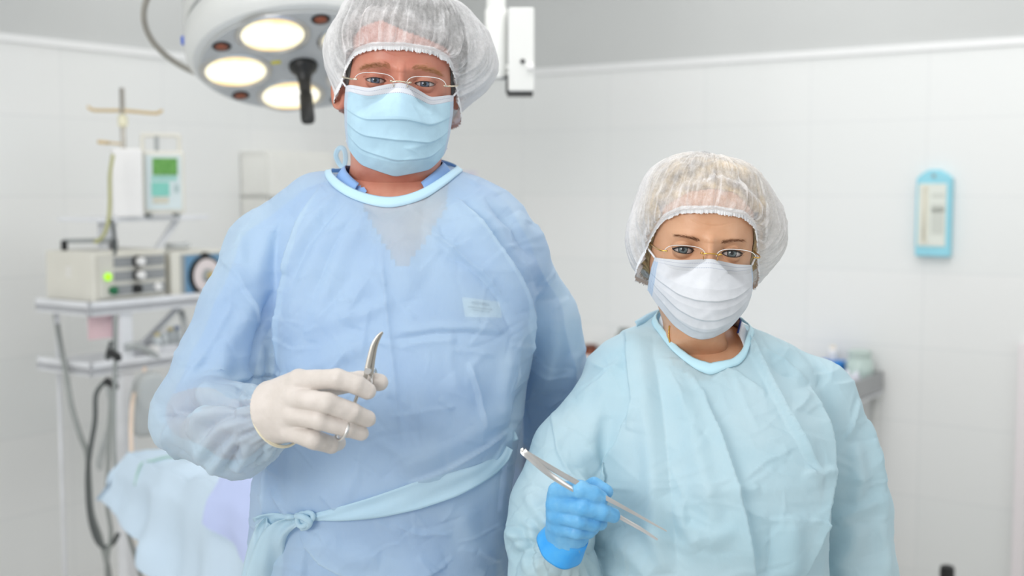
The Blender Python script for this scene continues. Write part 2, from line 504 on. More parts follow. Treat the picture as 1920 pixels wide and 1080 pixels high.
# ------------------------------------------------------------------ head and face
def head_mesh(A):
    """head and neck in face coordinates: origin midway between the eyes on the face, -y is forward, z up"""
    zs = np.unique(np.concatenate([np.arange(A['neck'], -0.13, 0.004), np.arange(-0.13, -0.03, 0.002), np.arange(-0.03, 0.04, 0.0006), np.arange(0.04, A['top'] - 0.012, 0.002), A['top'] - 0.012 * (1 - np.sin(np.linspace(0, PI / 2, 10)))]))
    # angles: 0 at the front, denser around the eyes
    th = np.concatenate([np.linspace(-PI, -0.95, 110, endpoint=False), np.linspace(-0.95, 0.95, 230, endpoint=False), np.linspace(0.95, PI, 110, endpoint=False)])
    n = len(th); zt = np.asarray(A['z']); ip = lambda key, z: np.interp(z, zt, A[key])
    rows = []
    for z in zs:
        zz = [z - 0.006, z, z + 0.006]
        a = np.mean([ip('a', v) for v in zz]); yf = np.mean([ip('yf', v) for v in zz]); yb = np.mean([ip('yb', v) for v in zz])
        if z > A['top'] - 0.02:
            k = math.sqrt(max(0.0, 1 - ((z - A['top'] + 0.02) / 0.02) ** 2)); a0 = ip('a', A['top'] - 0.02)
            f0, b0 = ip('yf', A['top'] - 0.02), ip('yb', A['top'] - 0.02); m = (f0 + b0) / 2
            a = a0 * k; yf = m + (f0 - m) * k; yb = m + (b0 - m) * k
        m = yf + (yb - yf) * 0.48
        p = 2.25
        sn, cs = np.sin(th), np.cos(th)
        x = a * np.sign(sn) * np.abs(sn) ** (2 / p)
        bb = np.where(cs > 0, m - yf, yb - m)
        y = m - bb * np.sign(cs) * np.abs(cs) ** (2 / p)
        rows.append(np.stack([x, y, np.full(n, z)], 1))
    V = np.concatenate(rows)
    x, y, z = V[:, 0].copy(), V[:, 1].copy(), V[:, 2].copy()
    fr = (y < 0.06)
    g = lambda cx, cz, sx, sz: np.exp(-((x - cx) / sx) ** 2 - ((z - cz) / sz) ** 2)
    dy = np.zeros(len(V)); ex = A['ex']
    for s in (-1, 1):
        dy += 0.0090 * g(s * ex, -0.001, 0.0165, 0.0115)                  # socket
        dy += 0.0030 * g(s * ex * 0.62, 0.002, 0.006, 0.010)
        dy -= A['brow'] * g(s * ex * 0.95, 0.0185, 0.021, 0.0065)         # brow ridge
        dy -= 0.0040 * g(s * 0.042, -0.030, 0.018, 0.016)                 # cheek
        dy -= 0.0014 * g(s * ex, -0.0165, 0.013, 0.0045)                  # pouch below the eye
    dy -= A['brow'] * 0.5 * g(0, 0.016, 0.010, 0.008)
    zn = np.clip((0.012 - z) / 0.060, 0, 1)                               # nose
    prot = np.where(z < 0.012, 0.005 + 0.021 * zn ** 0.9, 0.005 * np.exp(-((z - 0.012) / 0.010) ** 2))
    prot = prot * np.where(z < -0.048, np.exp(-((z + 0.048) / 0.007) ** 2), 1)
    wn = 0.0075 + 0.0075 * zn
    dy -= prot * np.exp(-(np.abs(x) / wn) ** 2.2)
    for cx in (-0.006, 0.006): dy += A.get('frown', 0.0005) * g(cx, 0.017, 0.0018, 0.010)  # frown lines
    for k, cz in enumerate((0.034, 0.045)): dy += 0.0006 * np.exp(-((z - cz - 0.02 * x * x / 0.002) / 0.0015) ** 2) * np.exp(-(x / 0.04) ** 2)
    y = y + np.where(fr, dy, 0)
    # lids follow the eyeball; the slit opens into it
    R = 0.0120; ey = A['ey']
    for s in (-1, 1):
        rx, rz = x - s * ex, z - A['ez']
        d2 = rx ** 2 + rz ** 2
        inr = fr & (d2 < 0.0148 ** 2)
        lid = ey + R - np.sqrt(np.maximum((R + 0.0016) ** 2 - d2, 0))
        w = sstep(0.0148, 0.0105, np.sqrt(d2))
        lid = np.where(d2 < (R + 0.0014) ** 2, lid, y)
        ysm = -np.log(np.exp(-y / 0.0012) + np.exp(-lid / 0.0012)) * 0.0012
        y = np.where(inr, y + w * (np.minimum(ysm, y) - y), y)
        uu = rx * s / A['ew']                                             # -1 inner corner, 1 outer corner
        up = A['lu'] * np.maximum(0, 1 - np.abs(uu + 0.08) ** 2.3) + 0.0006 * uu
        lo = -A['ll'] * np.maximum(0, 1 - np.abs(uu - 0.05) ** 2.4) + 0.0006 * uu
        op = fr & (np.abs(uu) < 1) & (rz < up) & (rz > lo)
        y = np.where(op, ey + R * 0.9, y)
        cr = np.abs(rz - (up + 0.0030 + 0.0010 * (1 - uu ** 2)))          # crease above the lid
        y = y + np.where(fr & (np.abs(uu) < 1.15), 0.0012 * np.exp(-(cr / 0.0008) ** 2), 0)
    # neck tendons and creases
    V = np.stack([x, y, z], 1)
    nk = fr & (z < -0.125)
    V[:, 1] += np.where(nk, A.get('nk', 0) * np.exp(-((z + 0.165 + 0.2 * np.abs(x + 0.01)) / 0.0025) ** 2), 0)
    V[:, 1] += np.where(nk, 0.5 * A.get('nk', 0) * np.exp(-((z + 0.152 + 0.3 * np.abs(x - 0.01)) / 0.0022) ** 2), 0)
    Fc = []
    m = len(zs); base = np.arange(n)
    for i in range(m - 1):
        nx = np.roll(base, -1)
        Fc.append(np.stack([i * n + base, (i + 1) * n + base, (i + 1) * n + nx, i * n + nx], 1))
    Fc = np.vstack(Fc)[:, ::-1]
    return V, Fc

def ear_mesh(s, A):
    u = np.linspace(0, 2 * PI, 40, endpoint=False); V = []; Fc = []
    prof = [(0.15, 0.001), (0.45, -0.002), (0.7, 0.001), (0.82, 0.006), (0.94, 0.008), (1.0, 0.004), (0.96, -0.002), (0.7, -0.006)]
    cx, cy, cz = s * (A['earx']), 0.088, -0.012; es_ = A.get('ear_s', 1.0) * (A.get('ear_r', 1.0) if s > 0 else 1.0)
    for r, h in prof:
        for k in u:
            ly = 0.017 * r * math.cos(k) * (1.05 if math.sin(k) > 0 else 0.78); lz = 0.031 * r * math.sin(k)
            out = h + 0.010 * (r * math.cos(k) * 0.9 + 0.3)
            V.append((cx + s * out * es_, cy + (ly + 0.004 * math.sin(k)) * es_, cz + lz * es_))
    n = 40
    for i in range(len(prof) - 1):
        for k in range(n):
            l = (k + 1) % n; q = [i * n + k, i * n + l, (i + 1) * n + l, (i + 1) * n + k]
            Fc.append(q if s < 0 else q[::-1])
    Fc.append(list(range(n)) if s > 0 else list(range(n))[::-1])
    return np.array(V), Fc

def eye_mat(name, iris, ring):
    t = NT(name)
    sep = t.n('ShaderNodeSeparateXYZ'); t.l(t.coord('Generated'), sep.inputs[0])
    dx = t.math('SUBTRACT', sep.outputs['X'], 0.5); dz = t.math('SUBTRACT', sep.outputs['Z'], 0.5)
    r = t.math('SQRT', t.math('ADD', t.math('MULTIPLY', dx, dx), t.math('MULTIPLY', dz, dz)))
    fib = t.noise(900, 2)
    white = srgb(196, 186, 184)
    ir = t.mix(fib, iris, tuple(min(1, c * 1.5) for c in iris[:3]) + (1,))
    col = t.ramp(r, [(0.0, (0.004, 0.004, 0.005, 1)), (0.095, (0.004, 0.004, 0.005, 1)), (0.11, (1, 1, 1, 1)), (1, (1, 1, 1, 1))])
    lim = t.ramp(r, [(0.0, (1, 1, 1, 1)), (0.205, (1, 1, 1, 1)), (0.24, ring), (0.27, ring), (0.285, (1, 1, 1, 1))])
    isw = t.math('GREATER_THAN', r, 0.262)
    c2 = t.mix(1.0, t.mix(1.0, ir, lim, 'MULTIPLY'), col, 'MULTIPLY')
    c = t.mix(isw, c2, white)
    return t.done(t.bsdf(c, 0.12, 0.0, None, Coat_Weight=0.6, Coat_Roughness=0.03))

def uvsphere(c, R, nu=48, nv=32, axis=(0, -1, 0)):
    prof = [(R * math.sin(PI * i / nv), -R * math.cos(PI * i / nv)) for i in range(1, nv)]
    return lathe_mesh(prof, c, axis, nu)

def skin_mat(name, c0, c1, red, warm=0.12):
    t = NT(name)
    n1 = t.noise(28, 5); n2 = t.noise(9, 3); n3 = t.noise(420, 3)
    c = t.mix(t.ramp(n1, [(0.35, (0, 0, 0, 1)), (0.7, (1, 1, 1, 1))]), c0, c1)
    c = t.mix(t.math('MULTIPLY', t.ramp(n2, [(0.45, (0, 0, 0, 1)), (0.75, (1, 1, 1, 1))]), 0.55), c, red)
    nm = t.bump(n3, 0.22, 0.0006)
    return t.done(t.bsdf(c, 0.42, 0.0, nm, Subsurface_Weight=warm, Subsurface_Radius=(0.012, 0.004, 0.002), Subsurface_Scale=0.6, Specular_IOR_Level=0.4))

class Head:
    def __init__(s, A, loc, rot):
        s.A = A; s.loc = np.asarray(loc, float)
        s.R = np.array(Euler(rot, 'XYZ').to_matrix())
    def w(s, P): return np.asarray(P, float) @ s.R.T + s.loc
    def inv(s, P): return (np.asarray(P, float) - s.loc) @ s.R

def hair_strands(starts, dirs, lens, r0, droop=0.0, seg=4):
    """thin tapered hairs as three-sided needles"""
    V = []; Fc = []
    for p, d, L in zip(starts, dirs, lens):
        d = nrm(d); u = nrm(np.cross(d, (0.3, 1, 0.2))); w = np.cross(d, u); b = len(V)
        for i in range(seg + 1):
            t = i / seg; c = p + d * L * t + np.array([0, 0, -droop * L * t * t]); r = r0 * (1 - 0.85 * t)
            for k in range(3):
                a = k * 2 * PI / 3; V.append(c + r * (math.cos(a) * u + math.sin(a) * w))
        for i in range(seg):
            for k in range(3):
                l = (k + 1) % 3; Fc.append([b + i * 3 + k, b + i * 3 + l, b + i * 3 + 3 + l, b + i * 3 + 3 + k])
    return np.array(V), Fc
# ------------------------------------------------------------------ surgical lamp on its ceiling arm
def dirs_from(n, right):
    n = nrm(n); r = nrm(np.asarray(right, float) - n * np.dot(n, right)); return r, np.cross(n, r), n

LY = 2.90
LC = at(568, 118, LY)
ln_ = nrm((0.13, -0.375, -0.92))                # the way the lamp shines
lr, lu, _ = dirs_from(ln_, (1, 0, 0))
lamp = empty('surgical_lamp', (LC[0], LC[1], 2.79), 'round white operating lamp with lit lenses and black handle hanging from ceiling arm', 'lamp')
LR = 0.268
body_m = simple('lamp_enamel', srgb(226, 228, 226), 0.28, var=0.015)
face_m = simple('lamp_face_grey', srgb(196, 199, 200), 0.35, var=0.02)
mb = MB(); mb.lathe([(LR * 0.86, -0.002), (LR * 0.93, -0.006), (LR * 0.985, -0.022), (LR, -0.045), (LR * 1.0, -0.075), (LR * 0.97, -0.088)], LC, ln_, 72)
dish = mb.obj('housing', body_m, lamp, angle=35)
mb = MB(); mb.lathe([(LR * 0.955, -0.085), (LR * 0.955, -0.10)], LC, ln_, 72); mb.obj('seam_ring', M['grey_plastic'], lamp, angle=35)
mb = MB(); mb.lathe([(LR * 0.97, -0.099), (LR * 1.0, -0.112), (LR * 0.99, -0.15), (LR * 0.90, -0.20), (LR * 0.68, -0.245), (LR * 0.35, -0.268), (0.05, -0.275)], LC, ln_, 72); mb.obj('dome', body_m, lamp, angle=40)
mb = MB(); mb.lathe([(LR * 0.865, 0.0), (LR * 0.86, 0.004), (0.01, 0.004)], LC, ln_, 72); face = mb.obj('face_plate', face_m, lamp, angle=35)
t = NT('lamp_glow')
em = t.n('ShaderNodeEmission'); t.set(em, Strength=1.7)
gs = t.n('ShaderNodeVectorMath', operation='SUBTRACT'); t.l(t.coord('Generated'), gs.inputs[0]); gs.inputs[1].default_value = (0.5, 0.5, 0.5)
gl_ = t.n('ShaderNodeVectorMath', operation='LENGTH'); t.l(gs.outputs[0], gl_.inputs[0])
mott = t.math('ADD', gl_.outputs['Value'], t.math('MULTIPLY', t.math('SUBTRACT', t.noise(22, 3), 0.5), 0.22))
t.l(t.ramp(mott, [(0.34, (1.0, 0.98, 0.90, 1)), (0.52, (1.0, 0.90, 0.58, 1)), (0.60, (0.95, 0.66, 0.30, 1))]), em.inputs['Color'])
glow = t.done(em.outputs[0])
def lp(ang, rad, h=0.004): return LC + (lr * math.cos(ang) + lu * math.sin(ang)) * rad + ln_ * h
for k in range(5):
    a = math.radians(-110 + 72 * k)
    c = lp(a, 0.156, 0.004)
    mb = MB(); mb.lathe([(0.083, -0.002), (0.083, 0.003), (0.077, 0.005), (0.074, 0.002)], c, ln_, 48); rim = mb.obj('lens_ring', M['steel'], lamp, angle=40)
    mb = MB(); mb.lathe([(0.0745, 0.001), (0.06, 0.004), (0.03, 0.0065), (0.003, 0.007)], c, ln_, 48); mb.obj('lens', glow, rim)
    a2 = a + math.radians(36)
    c = lp(a2, 0.205, 0.004)
    mb = MB(); mb.lathe([(0.021, -0.002), (0.021, 0.002), (0.017, 0.003)], c, ln_, 24); sr = mb.obj('sensor_ring', M['black'], lamp, angle=40)
    mb = MB(); mb.lathe([(0.0168, 0.0025), (0.008, 0.0045), (0.001, 0.005)], c, ln_, 24); mb.obj('sensor', simple('red_brown_sensor', srgb(150, 78, 48), 0.4, var=0.35, scale=260), sr)
mb = MB(); mb.lathe([(0.032, 0.003), (0.034, 0.010), (0.030, 0.020), (0.019, 0.030), (0.015, 0.05)], LC, ln_, 32)
hb = mb.obj('handle_base', M['black'], lamp, angle=40)
hd = nrm(ln_ + np.array([0.02, 0.18, 0]))
mb = MB(); mb.lathe([(0.0145, 0.045), (0.014, 0.07), (0.0125, 0.078), (0.0155, 0.084), (0.0165, 0.145), (0.0145, 0.152)], LC, ln_, 24); mb.obj('grip', M['black'], hb, angle=40)
mb = MB(); c = lp(math.radians(-172), 0.262, -0.055); mb.lathe([(0.011, -0.012), (0.011, 0.008), (0.008, 0.011)], LC + (lr * math.cos(math.radians(164)) + lu * math.sin(math.radians(164))) * 0.262 - ln_ * 0.052, lr * math.cos(math.radians(164)) + lu * math.sin(math.radians(164)), 20)
mb.obj('button', simple('blue_button', srgb(40, 96, 214), 0.35), lamp, angle=40)
mb = MB(); mb.box(lp(math.radians(157), 0.064, 0.0045), lr, lu, ln_, 0.011, 0.006, 0.0006); mb.obj('sticker', simple('yellow_sticker', srgb(226, 214, 40), 0.5), lamp, smooth=False)
# rail around the dome
rail = []
for a in np.radians(np.linspace(-232, -82, 60)):
    rail.append(lp(a, 0.352, -0.115 if True else 0))
e0 = lp(math.radians(-82 - 8), 0.30, -0.07)
rail = [lp(math.radians(-240), 0.27, -0.12)] + rail + [lp(math.radians(-76), 0.335, -0.10), lp(math.radians(-71), 0.27, -0.075)]
mb = MB(); mb.tube(spline(rail, 140), 0.0072, 10); mb.obj('rail', M['dull_steel'], lamp)
# suspension
PY = 2.95
pt = at(930, 60, PY)
arm_m = simple('arm_enamel', srgb(232, 233, 230), 0.32, var=0.015)
mb = MB(); mb.tube([(pt[0], PY, 2.80), (pt[0], PY, at(0, 22, PY)[2])], 0.0225, 24); mb.obj('ceiling_pole', arm_m, lamp, angle=40)
mb = MB(); mb.lathe([(0.06, 0), (0.075, 0.004), (0.075, 0.03), (0.03, 0.05)], (pt[0], PY, 2.80), (0, 0, -1), 32); mb.obj('ceiling_rose', arm_m, lamp, angle=40)
z0, z1 = at(0, 150, PY)[2], at(0, 20, PY)[2]
mb = MB(); mb.lathe([(0.022, z1 + 0.006), (0.0255, z1), (0.0265, z0 + 0.03), (0.0265, z0 + 0.005), (0.02, z0)], (pt[0], PY, 0), (0, 0, 1), 28); mb.obj('pivot', arm_m, lamp, angle=40)
bx = at(977, 100, PY)
zb0, zb1 = at(0, 178, PY)[2], at(0, 18, PY)[2]
mb = MB(); mb.abox(at(953, 100, PY)[0], at(1001, 100, PY)[0], PY - 0.035, PY + 0.045, zb0 + 0.006, zb1); ab = mb.obj('arm_housing', arm_m, lamp, smooth=False, bevel=0.004)
mb = MB(); mb.abox(at(951, 100, PY)[0], at(999, 100, PY)[0], PY - 0.030, PY + 0.045, zb0 - 0.002, zb0 + 0.006); mb.obj('underside', M['black'], ab, smooth=False)
mb = MB(); mb.abox(at(950, 100, PY)[0] - 0.002, at(955, 100, PY)[0], PY - 0.03, PY + 0.02, zb0 + 0.004, zb0 + 0.045); mb.obj('side_slot', M['black'], ab, smooth=False)
mb = MB(); c = at(980, 115, PY - 0.036); mb.lathe([(0.0055, 0), (0.0055, 0.003), (0.003, 0.004)], c, (0, -1, 0), 16); mb.obj('screw', M['black'], ab, angle=40)
mb = MB(); c = at(995, 126, PY - 0.036); mb.lathe([(0.009, 0), (0.009, 0.008), (0.005, 0.011)], c, (0, -1, 0), 18); mb.obj('knob', M['white_plastic'], ab, angle=40)
mb = MB(); top = LC - ln_ * 0.27
mb.tube(spline([(pt[0], PY, z0 + 0.05), (pt[0] - 0.10, PY, z0 + 0.06), top - ln_ * 0.10 + np.array([0.05, 0, 0.0]), top - ln_ * 0.03, top], 40), 0.020, 16); mb.obj('arm', arm_m, lamp)
for zz in (z0 + 0.012, z0 + 0.03):
    mb = MB(); mb.abox(pt[0], at(955, 100, PY)[0] + 0.004, PY - 0.012, PY + 0.012, zz - 0.005, zz + 0.005); mb.obj('bracket', arm_m, lamp, smooth=False)

# ------------------------------------------------------------------ equipment rack against the left wall
U = np.array([0.574, 0.819, 0]); W_ = np.array([-0.819, 0.574, 0]); ZU = np.array([0, 0, 1.0])
N0 = np.array([-1.16, 3.35, 0])
def rk(u, w, z): return N0 + U * u + W_ * w + ZU * z
RL, RD = 0.72, 0.25
zsh = at(165, 592, 3.35)[2]; zs2 = at(178, 706, 3.35)[2]
rack = empty('equipment_rack', rk(RL / 2, RD / 2, 0), 'white metal equipment rack with two shelves and a tall pole by the left wall', 'rack')
for zz in (zsh, zs2, 0.22):
    mb = MB(); mb.box(rk(RL / 2, RD / 2, zz + 0.012), U, W_, ZU, RL / 2, RD / 2, 0.012)
    mb.box(rk(RL / 2, 0.006, zz + 0.016), U, W_, ZU, RL / 2, 0.006, 0.02); mb.box(rk(0.006, RD / 2, zz + 0.016), U, W_, ZU, 0.006, RD / 2, 0.02)
    mb.obj('shelf', M['white_metal'], rack, smooth=False, bevel=0.003)
cu, cw = 0.17, 0.10
mb = MB(); mb.box(rk(0.13, 0.03, (zsh + 0.06) / 2), U, W_, ZU, 0.021, 0.021, (zsh - 0.06) / 2); mb.obj('post', M['white_metal'], rack, smooth=False, bevel=0.004)
mb = MB(); mb.box(rk(RL - 0.04, 0.03, (zsh + 0.06) / 2), U, W_, ZU, 0.018, 0.018, (zsh - 0.06) / 2); mb.obj('post', M['white_metal'], rack, smooth=False, bevel=0.004)
mb = MB(); mb.tube([rk(0.05, RD - 0.03, 0.06), rk(0.05, RD - 0.03, zsh)], 0.006, 10); mb.obj('rear_post', M['white_metal'], rack)
for (u, w) in ((0.05, 0.03), (RL - 0.05, 0.03), (0.05, RD - 0.03), (RL - 0.05, RD - 0.03)):
    mb = MB(); mb.lathe([(0.012, 0.022), (0.04, 0.018), (0.042, 0), (0.04, -0.018), (0.012, -0.022)], rk(u, w, 0.042), U, 20); mb.obj('caster', M['black'], rack, angle=40)
    mb = MB(); mb.box(rk(u, w, 0.125), U, W_, ZU, 0.012, 0.012, 0.10); mb.obj('caster_fork', M['grey_plastic'], rack, smooth=False)
mb = MB(); mb.tube([rk(cu, 0.14, zsh - 0.2), rk(0.45, 0.14, zsh)], 0.009, 10); mb.obj('brace', M['white_metal'], rack)
# column and top shelf; the thin pole with drip hooks
colY = rk(cu, 0.14, 0)[1]
zt2 = at(230, 408, colY)[2]
mb = MB(); mb.box(rk(cu, 0.14, (zsh + zt2) / 2 + 0.012), U, W_, ZU, 0.02, 0.02, (zt2 - zsh) / 2 - 0.012); mb.obj('column', M['white_metal'], rack, smooth=False, bevel=0.003)
mb = MB(); mb.box(rk(0.27, 0.14, zt2 - 0.004), U, W_, ZU, 0.20, 0.095, 0.006); mb.obj('top_shelf', M['white_metal'], rack, smooth=False, bevel=0.002)
mb = MB(); mb.box((rk(0.185, 0.10, zsh + 0.02) + rk(0.40, 0.10, zt2)) / 2, nrm(rk(0.40, 0.10, zt2) - rk(0.185, 0.10, zsh + 0.02)), W_, nrm(np.cross(W_, rk(0.40, 0.10, zt2) - rk(0.185, 0.10, zsh + 0.02))), np.linalg.norm(rk(0.40, 0.10, zt2) - rk(0.185, 0.10, zsh + 0.02)) / 2 - 0.005, 0.005, 0.009)
mb.obj('brace', M['white_metal'], rack, smooth=False)
pp = at(232, 300, colY + 0.05); pz = at(232, 165, pp[1])[2]
mb = MB(); mb.tube([(pp[0], pp[1], zt2), (pp[0], pp[1], pz)], 0.0075, 12); mb.obj('pole', M['dull_steel'], rack)
zc = at(0, 207, pp[1])[2]
amber = simple('amber_hook_sleeve', srgb(214, 186, 128), 0.4)
for s, (hx, hz) in ((-1, (165, 204)), (1, (304, 211))):
    e = at(hx, hz, pp[1] + (0.05 if s < 0 else -0.04)); c = np.array([pp[0], pp[1], zc])
    mb = MB(); mb.tube(spline([c, c * 0.6 + e * 0.4 + np.array([0, 0, -0.002]), c * 0.15 + e * 0.85 + np.array([0, 0, -0.003]), e + np.array([0, 0, 0.006])], 20), 0.0045, 8); mb.obj('hook', amber, rack)
e = at(184, 266, pp[1] - 0.05); mb = MB(); mb.tube([e, at(205, 268, pp[1] - 0.02)], 0.005, 8); mb.tube([at(205, 268, pp[1] - 0.02), (pp[0], pp[1], at(0, 270, pp[1])[2])], 0.003, 8); mb.obj('hook', amber, rack)
mb = MB(); mb.lathe([(0.008, -0.02), (0.014, -0.014), (0.014, 0.012), (0.008, 0.018)], (pp[0], pp[1], at(0, 226, pp[1])[2]), (0, 0, 1), 18); mb.obj('clamp', simple('ivory_clamp', srgb(238, 234, 206), 0.4), rack, angle=40)

def device(name, label, cat, c, hx, hy, hz, mat, ax=U, ay=W_, bevel=0.006, group=None):
    o = empty(name, c - ZU * hz, label, cat, group)
    mb = MB(); mb.box(c, ax, ay, ZU, hx, hy, hz); b = mb.obj('casing', mat, o, smooth=False, bevel=bevel)
    return o, b
# tall white box and the pump with a green display on the top shelf; they face the room
FX = nrm((0.93, 0.37, 0)); FY = np.array([-FX[1], FX[0], 0])
c = at(237, 339, colY - 0.03); hz = (at(0, 279, colY - 0.03)[2] - zt2 - 0.002) / 2
c[2] = zt2 + 0.002 + hz
bo, _ = device('power_unit', 'plain tall white box on the top shelf left of the green display', 'box', c, 0.041, 0.05, hz, M['white_plastic'], FX, FY)
yP = colY + 0.05
c = at(303, 330, yP); hz = (at(0, 284, yP)[2] - zt2 - 0.012) / 2; c[2] = zt2 + 0.012 + hz
pump, pc = device('infusion_pump', 'cream infusion pump with green display and carrying handle on the top shelf', 'pump', c, 0.060, 0.055, hz, M['cream'], FX, FY)
fr = c - FY * 0.055
mb = MB(); mb.box(fr - FX * 0.0 - FY * 0.001, FX, FY, ZU, 0.050, 0.002, hz - 0.012); mb.obj('front_panel', simple('panel_pale_blue', srgb(214, 226, 228), 0.4, var=0.02), pump, smooth=False)
t = NT('green_display'); gcol = t.ramp(t.noise(60, 2), [(0.4, srgb(86, 140, 66)), (0.6, srgb(104, 156, 84))])
dm = t.done(t.bsdf(gcol, 0.3, 0, None, Emission_Color=srgb(96, 150, 76), Emission_Strength=0.25))
mb = MB(); mb.box(fr - FY * 0.004 + FX * 0.004 + ZU * (hz * 0.50), FX, FY, ZU, 0.0345, 0.002, 0.024); mb.obj('display', dm, pump, smooth=False)
teal = simple('teal_key', srgb(132, 204, 190), 0.45)
for i in range(5):
    mb = MB(); mb.box(fr - FY * 0.0035 + FX * (-0.028 + 0.0145 * i) + ZU * (hz * 0.13), FX, FY, ZU, 0.0045, 0.0015, 0.007); mb.obj('key', teal, pump, smooth=False)
mb = MB(); mb.box(fr - FY * 0.0035 + FX * (-0.010) - ZU * (hz * 0.22), FX, FY, ZU, 0.025, 0.0015, 0.020); mb.obj('keypad', teal, pump, smooth=False)
mb = MB(); mb.box(fr - FY * 0.0035 + FX * (-0.010) - ZU * (hz * 0.58), FX, FY, ZU, 0.022, 0.0015, 0.009); mb.obj('keypad', simple('beige_key', srgb(206, 204, 188), 0.5), pump, smooth=False)
mb = MB(); mb.box(fr - FY * 0.0035 + FX * 0.035 - ZU * (hz * 0.20), FX, FY, ZU, 0.006, 0.0015, 0.012); mb.obj('keypad', simple('grey_key', srgb(176, 196, 196), 0.5), pump, smooth=False)
ht = c + ZU * hz
mb = MB(); mb.tube(spline([ht - FX * 0.052 - ZU * 0.01, ht - FX * 0.052 + ZU * 0.04, ht - FX * 0.045 + ZU * 0.047, ht + FX * 0.045 + ZU * 0.047, ht + FX * 0.052 + ZU * 0.04, ht + FX * 0.052 - ZU * 0.01], 40), 0.0065, 10); mb.obj('handle', M['cream'], pump)
mb = MB(); mb.box(ht - FX * 0.012 + ZU * 0.022, FX, FY, ZU, 0.006, 0.006, 0.022); mb.obj('handle_post', M['grey_plastic'], pump, smooth=False)
for s in (-1, 1):
    for q in (-1, 1):
        mb = MB(); mb.lathe([(0.008, 0), (0.008, 0.011)], c + FX * 0.04 * s + FY * 0.035 * q - ZU * (hz + 0.012), ZU, 14); mb.obj('foot', M['grey_plastic'], pump, angle=40)

# electrosurgical unit on the upper shelf
hz = 0.070; hu = 0.125; hw = 0.110
c = rk(0.03 + hu, 0.02 + hw, zsh + 0.024 + hz + 0.008)
es, ec = device('surgical_generator', 'cream generator box with three grey panels, round knobs and lit green button on upper shelf', 'machine', c, hu, hw, hz, M['cream'])
fr = c - W_ * hw
mb = MB(); mb.box(fr - W_ * 0.004 + U * 0.0, U, W_, ZU, hu - 0.012, 0.004, hz - 0.010); mb.obj('bezel', simple('bezel_cream', srgb(214, 212, 203), 0.45), es, smooth=False, bevel=0.002)
pg = simple('panel_grey', srgb(148, 151, 153), 0.5)
for i in range(3):
    zc_ = fr + ZU * (hz * (0.56 - 0.56 * i))
    mb = MB(); mb.box(zc_ - W_ * 0.009 + U * 0.025, U, W_, ZU, hu * 0.70, 0.0012, hz * 0.20); mb.obj('panel', pg, es, smooth=False)
    if i < 2:
        q = zc_ - W_ * 0.011 + U * 0.015
        mb = MB(); mb.lathe([(0.017, 0.0), (0.016, 0.010), (0.012, 0.0105)], q, -W_, 26); kb = mb.obj('knob', M['black'], es, angle=40)
        mb = MB(); mb.lathe([(0.0125, 0.010), (0.0115, 0.024), (0.006, 0.026)], q, -W_, 26); mb.obj('knob_cap', M['white_plastic'], kb, angle=40)
t = NT('green_lit_button'); gm = t.done(t.bsdf(srgb(150, 214, 40), 0.3, 0, None, Emission_Color=srgb(170, 236, 40), Emission_Strength=0.9))
mb = MB(); mb.lathe([(0.011, 0.0), (0.011, 0.006), (0.007, 0.008)], fr - W_ * 0.009 - U * 0.085, -W_, 22); mb.obj('lit_button', gm, es, angle=40)
mb = MB(); mb.lathe([(0.012, 0.0), (0.012, 0.012), (0.006, 0.016)], fr - W_ * 0.009 - U * 0.070 - ZU * hz * 0.55, -W_, 20); mb.obj('socket', simple('green_plug', srgb(26, 110, 70), 0.4), es, angle=40)
mb = MB(); mb.lathe([(0.013, 0.0), (0.012, 0.016), (0.007, 0.018)], fr - W_ * 0.009 + U * 0.010 - ZU * hz * 0.55, -W_, 20); mb.obj('socket', M['black'], es, angle=40)
mb = MB(); mb.lathe([(0.012, 0.0), (0.011, 0.010), (0.006, 0.012)], fr - W_ * 0.009 + U * 0.085 - ZU * hz * 0.55, -W_, 20); mb.obj('knob', M['white_plastic'], es, angle=40)
ht = c + ZU * hz
mb = MB(); mb.box(ht + ZU * 0.026 - U * 0.04 + W_ * 0.02, nrm(FX), FY, ZU, 0.072, 0.010, 0.006); mb.obj('handle', M['grey_plastic'], es, smooth=False, bevel=0.003)
for s in (-1, 1):
    mb = MB(); mb.box(ht + ZU * 0.014 - U * 0.04 + W_ * 0.02 + FX * s * 0.068, FX, FY, ZU, 0.009, 0.011, 0.014); mb.obj('handle_mount', M['black'], es, smooth=False, bevel=0.002)
for s in (-1, 1):
    for q in (-1, 1):
        mb = MB(); mb.lathe([(0.009, 0), (0.009, 0.009)], c + U * (hu - 0.03) * s + W_ * (hw - 0.03) * q - ZU * (hz + 0.009), ZU, 14); mb.obj('foot', M['black'], es, angle=40)
# vent slots on its side
mb = MB()
for i in range(4): mb.box(c - U * (hu + 0.0006) + W_ * 0.0 + ZU * (0.0 + 0.008 * i), W_, U, ZU, 0.012, 0.0006, 0.0018)
mb.obj('vent', M['white_plastic'], es, smooth=False)

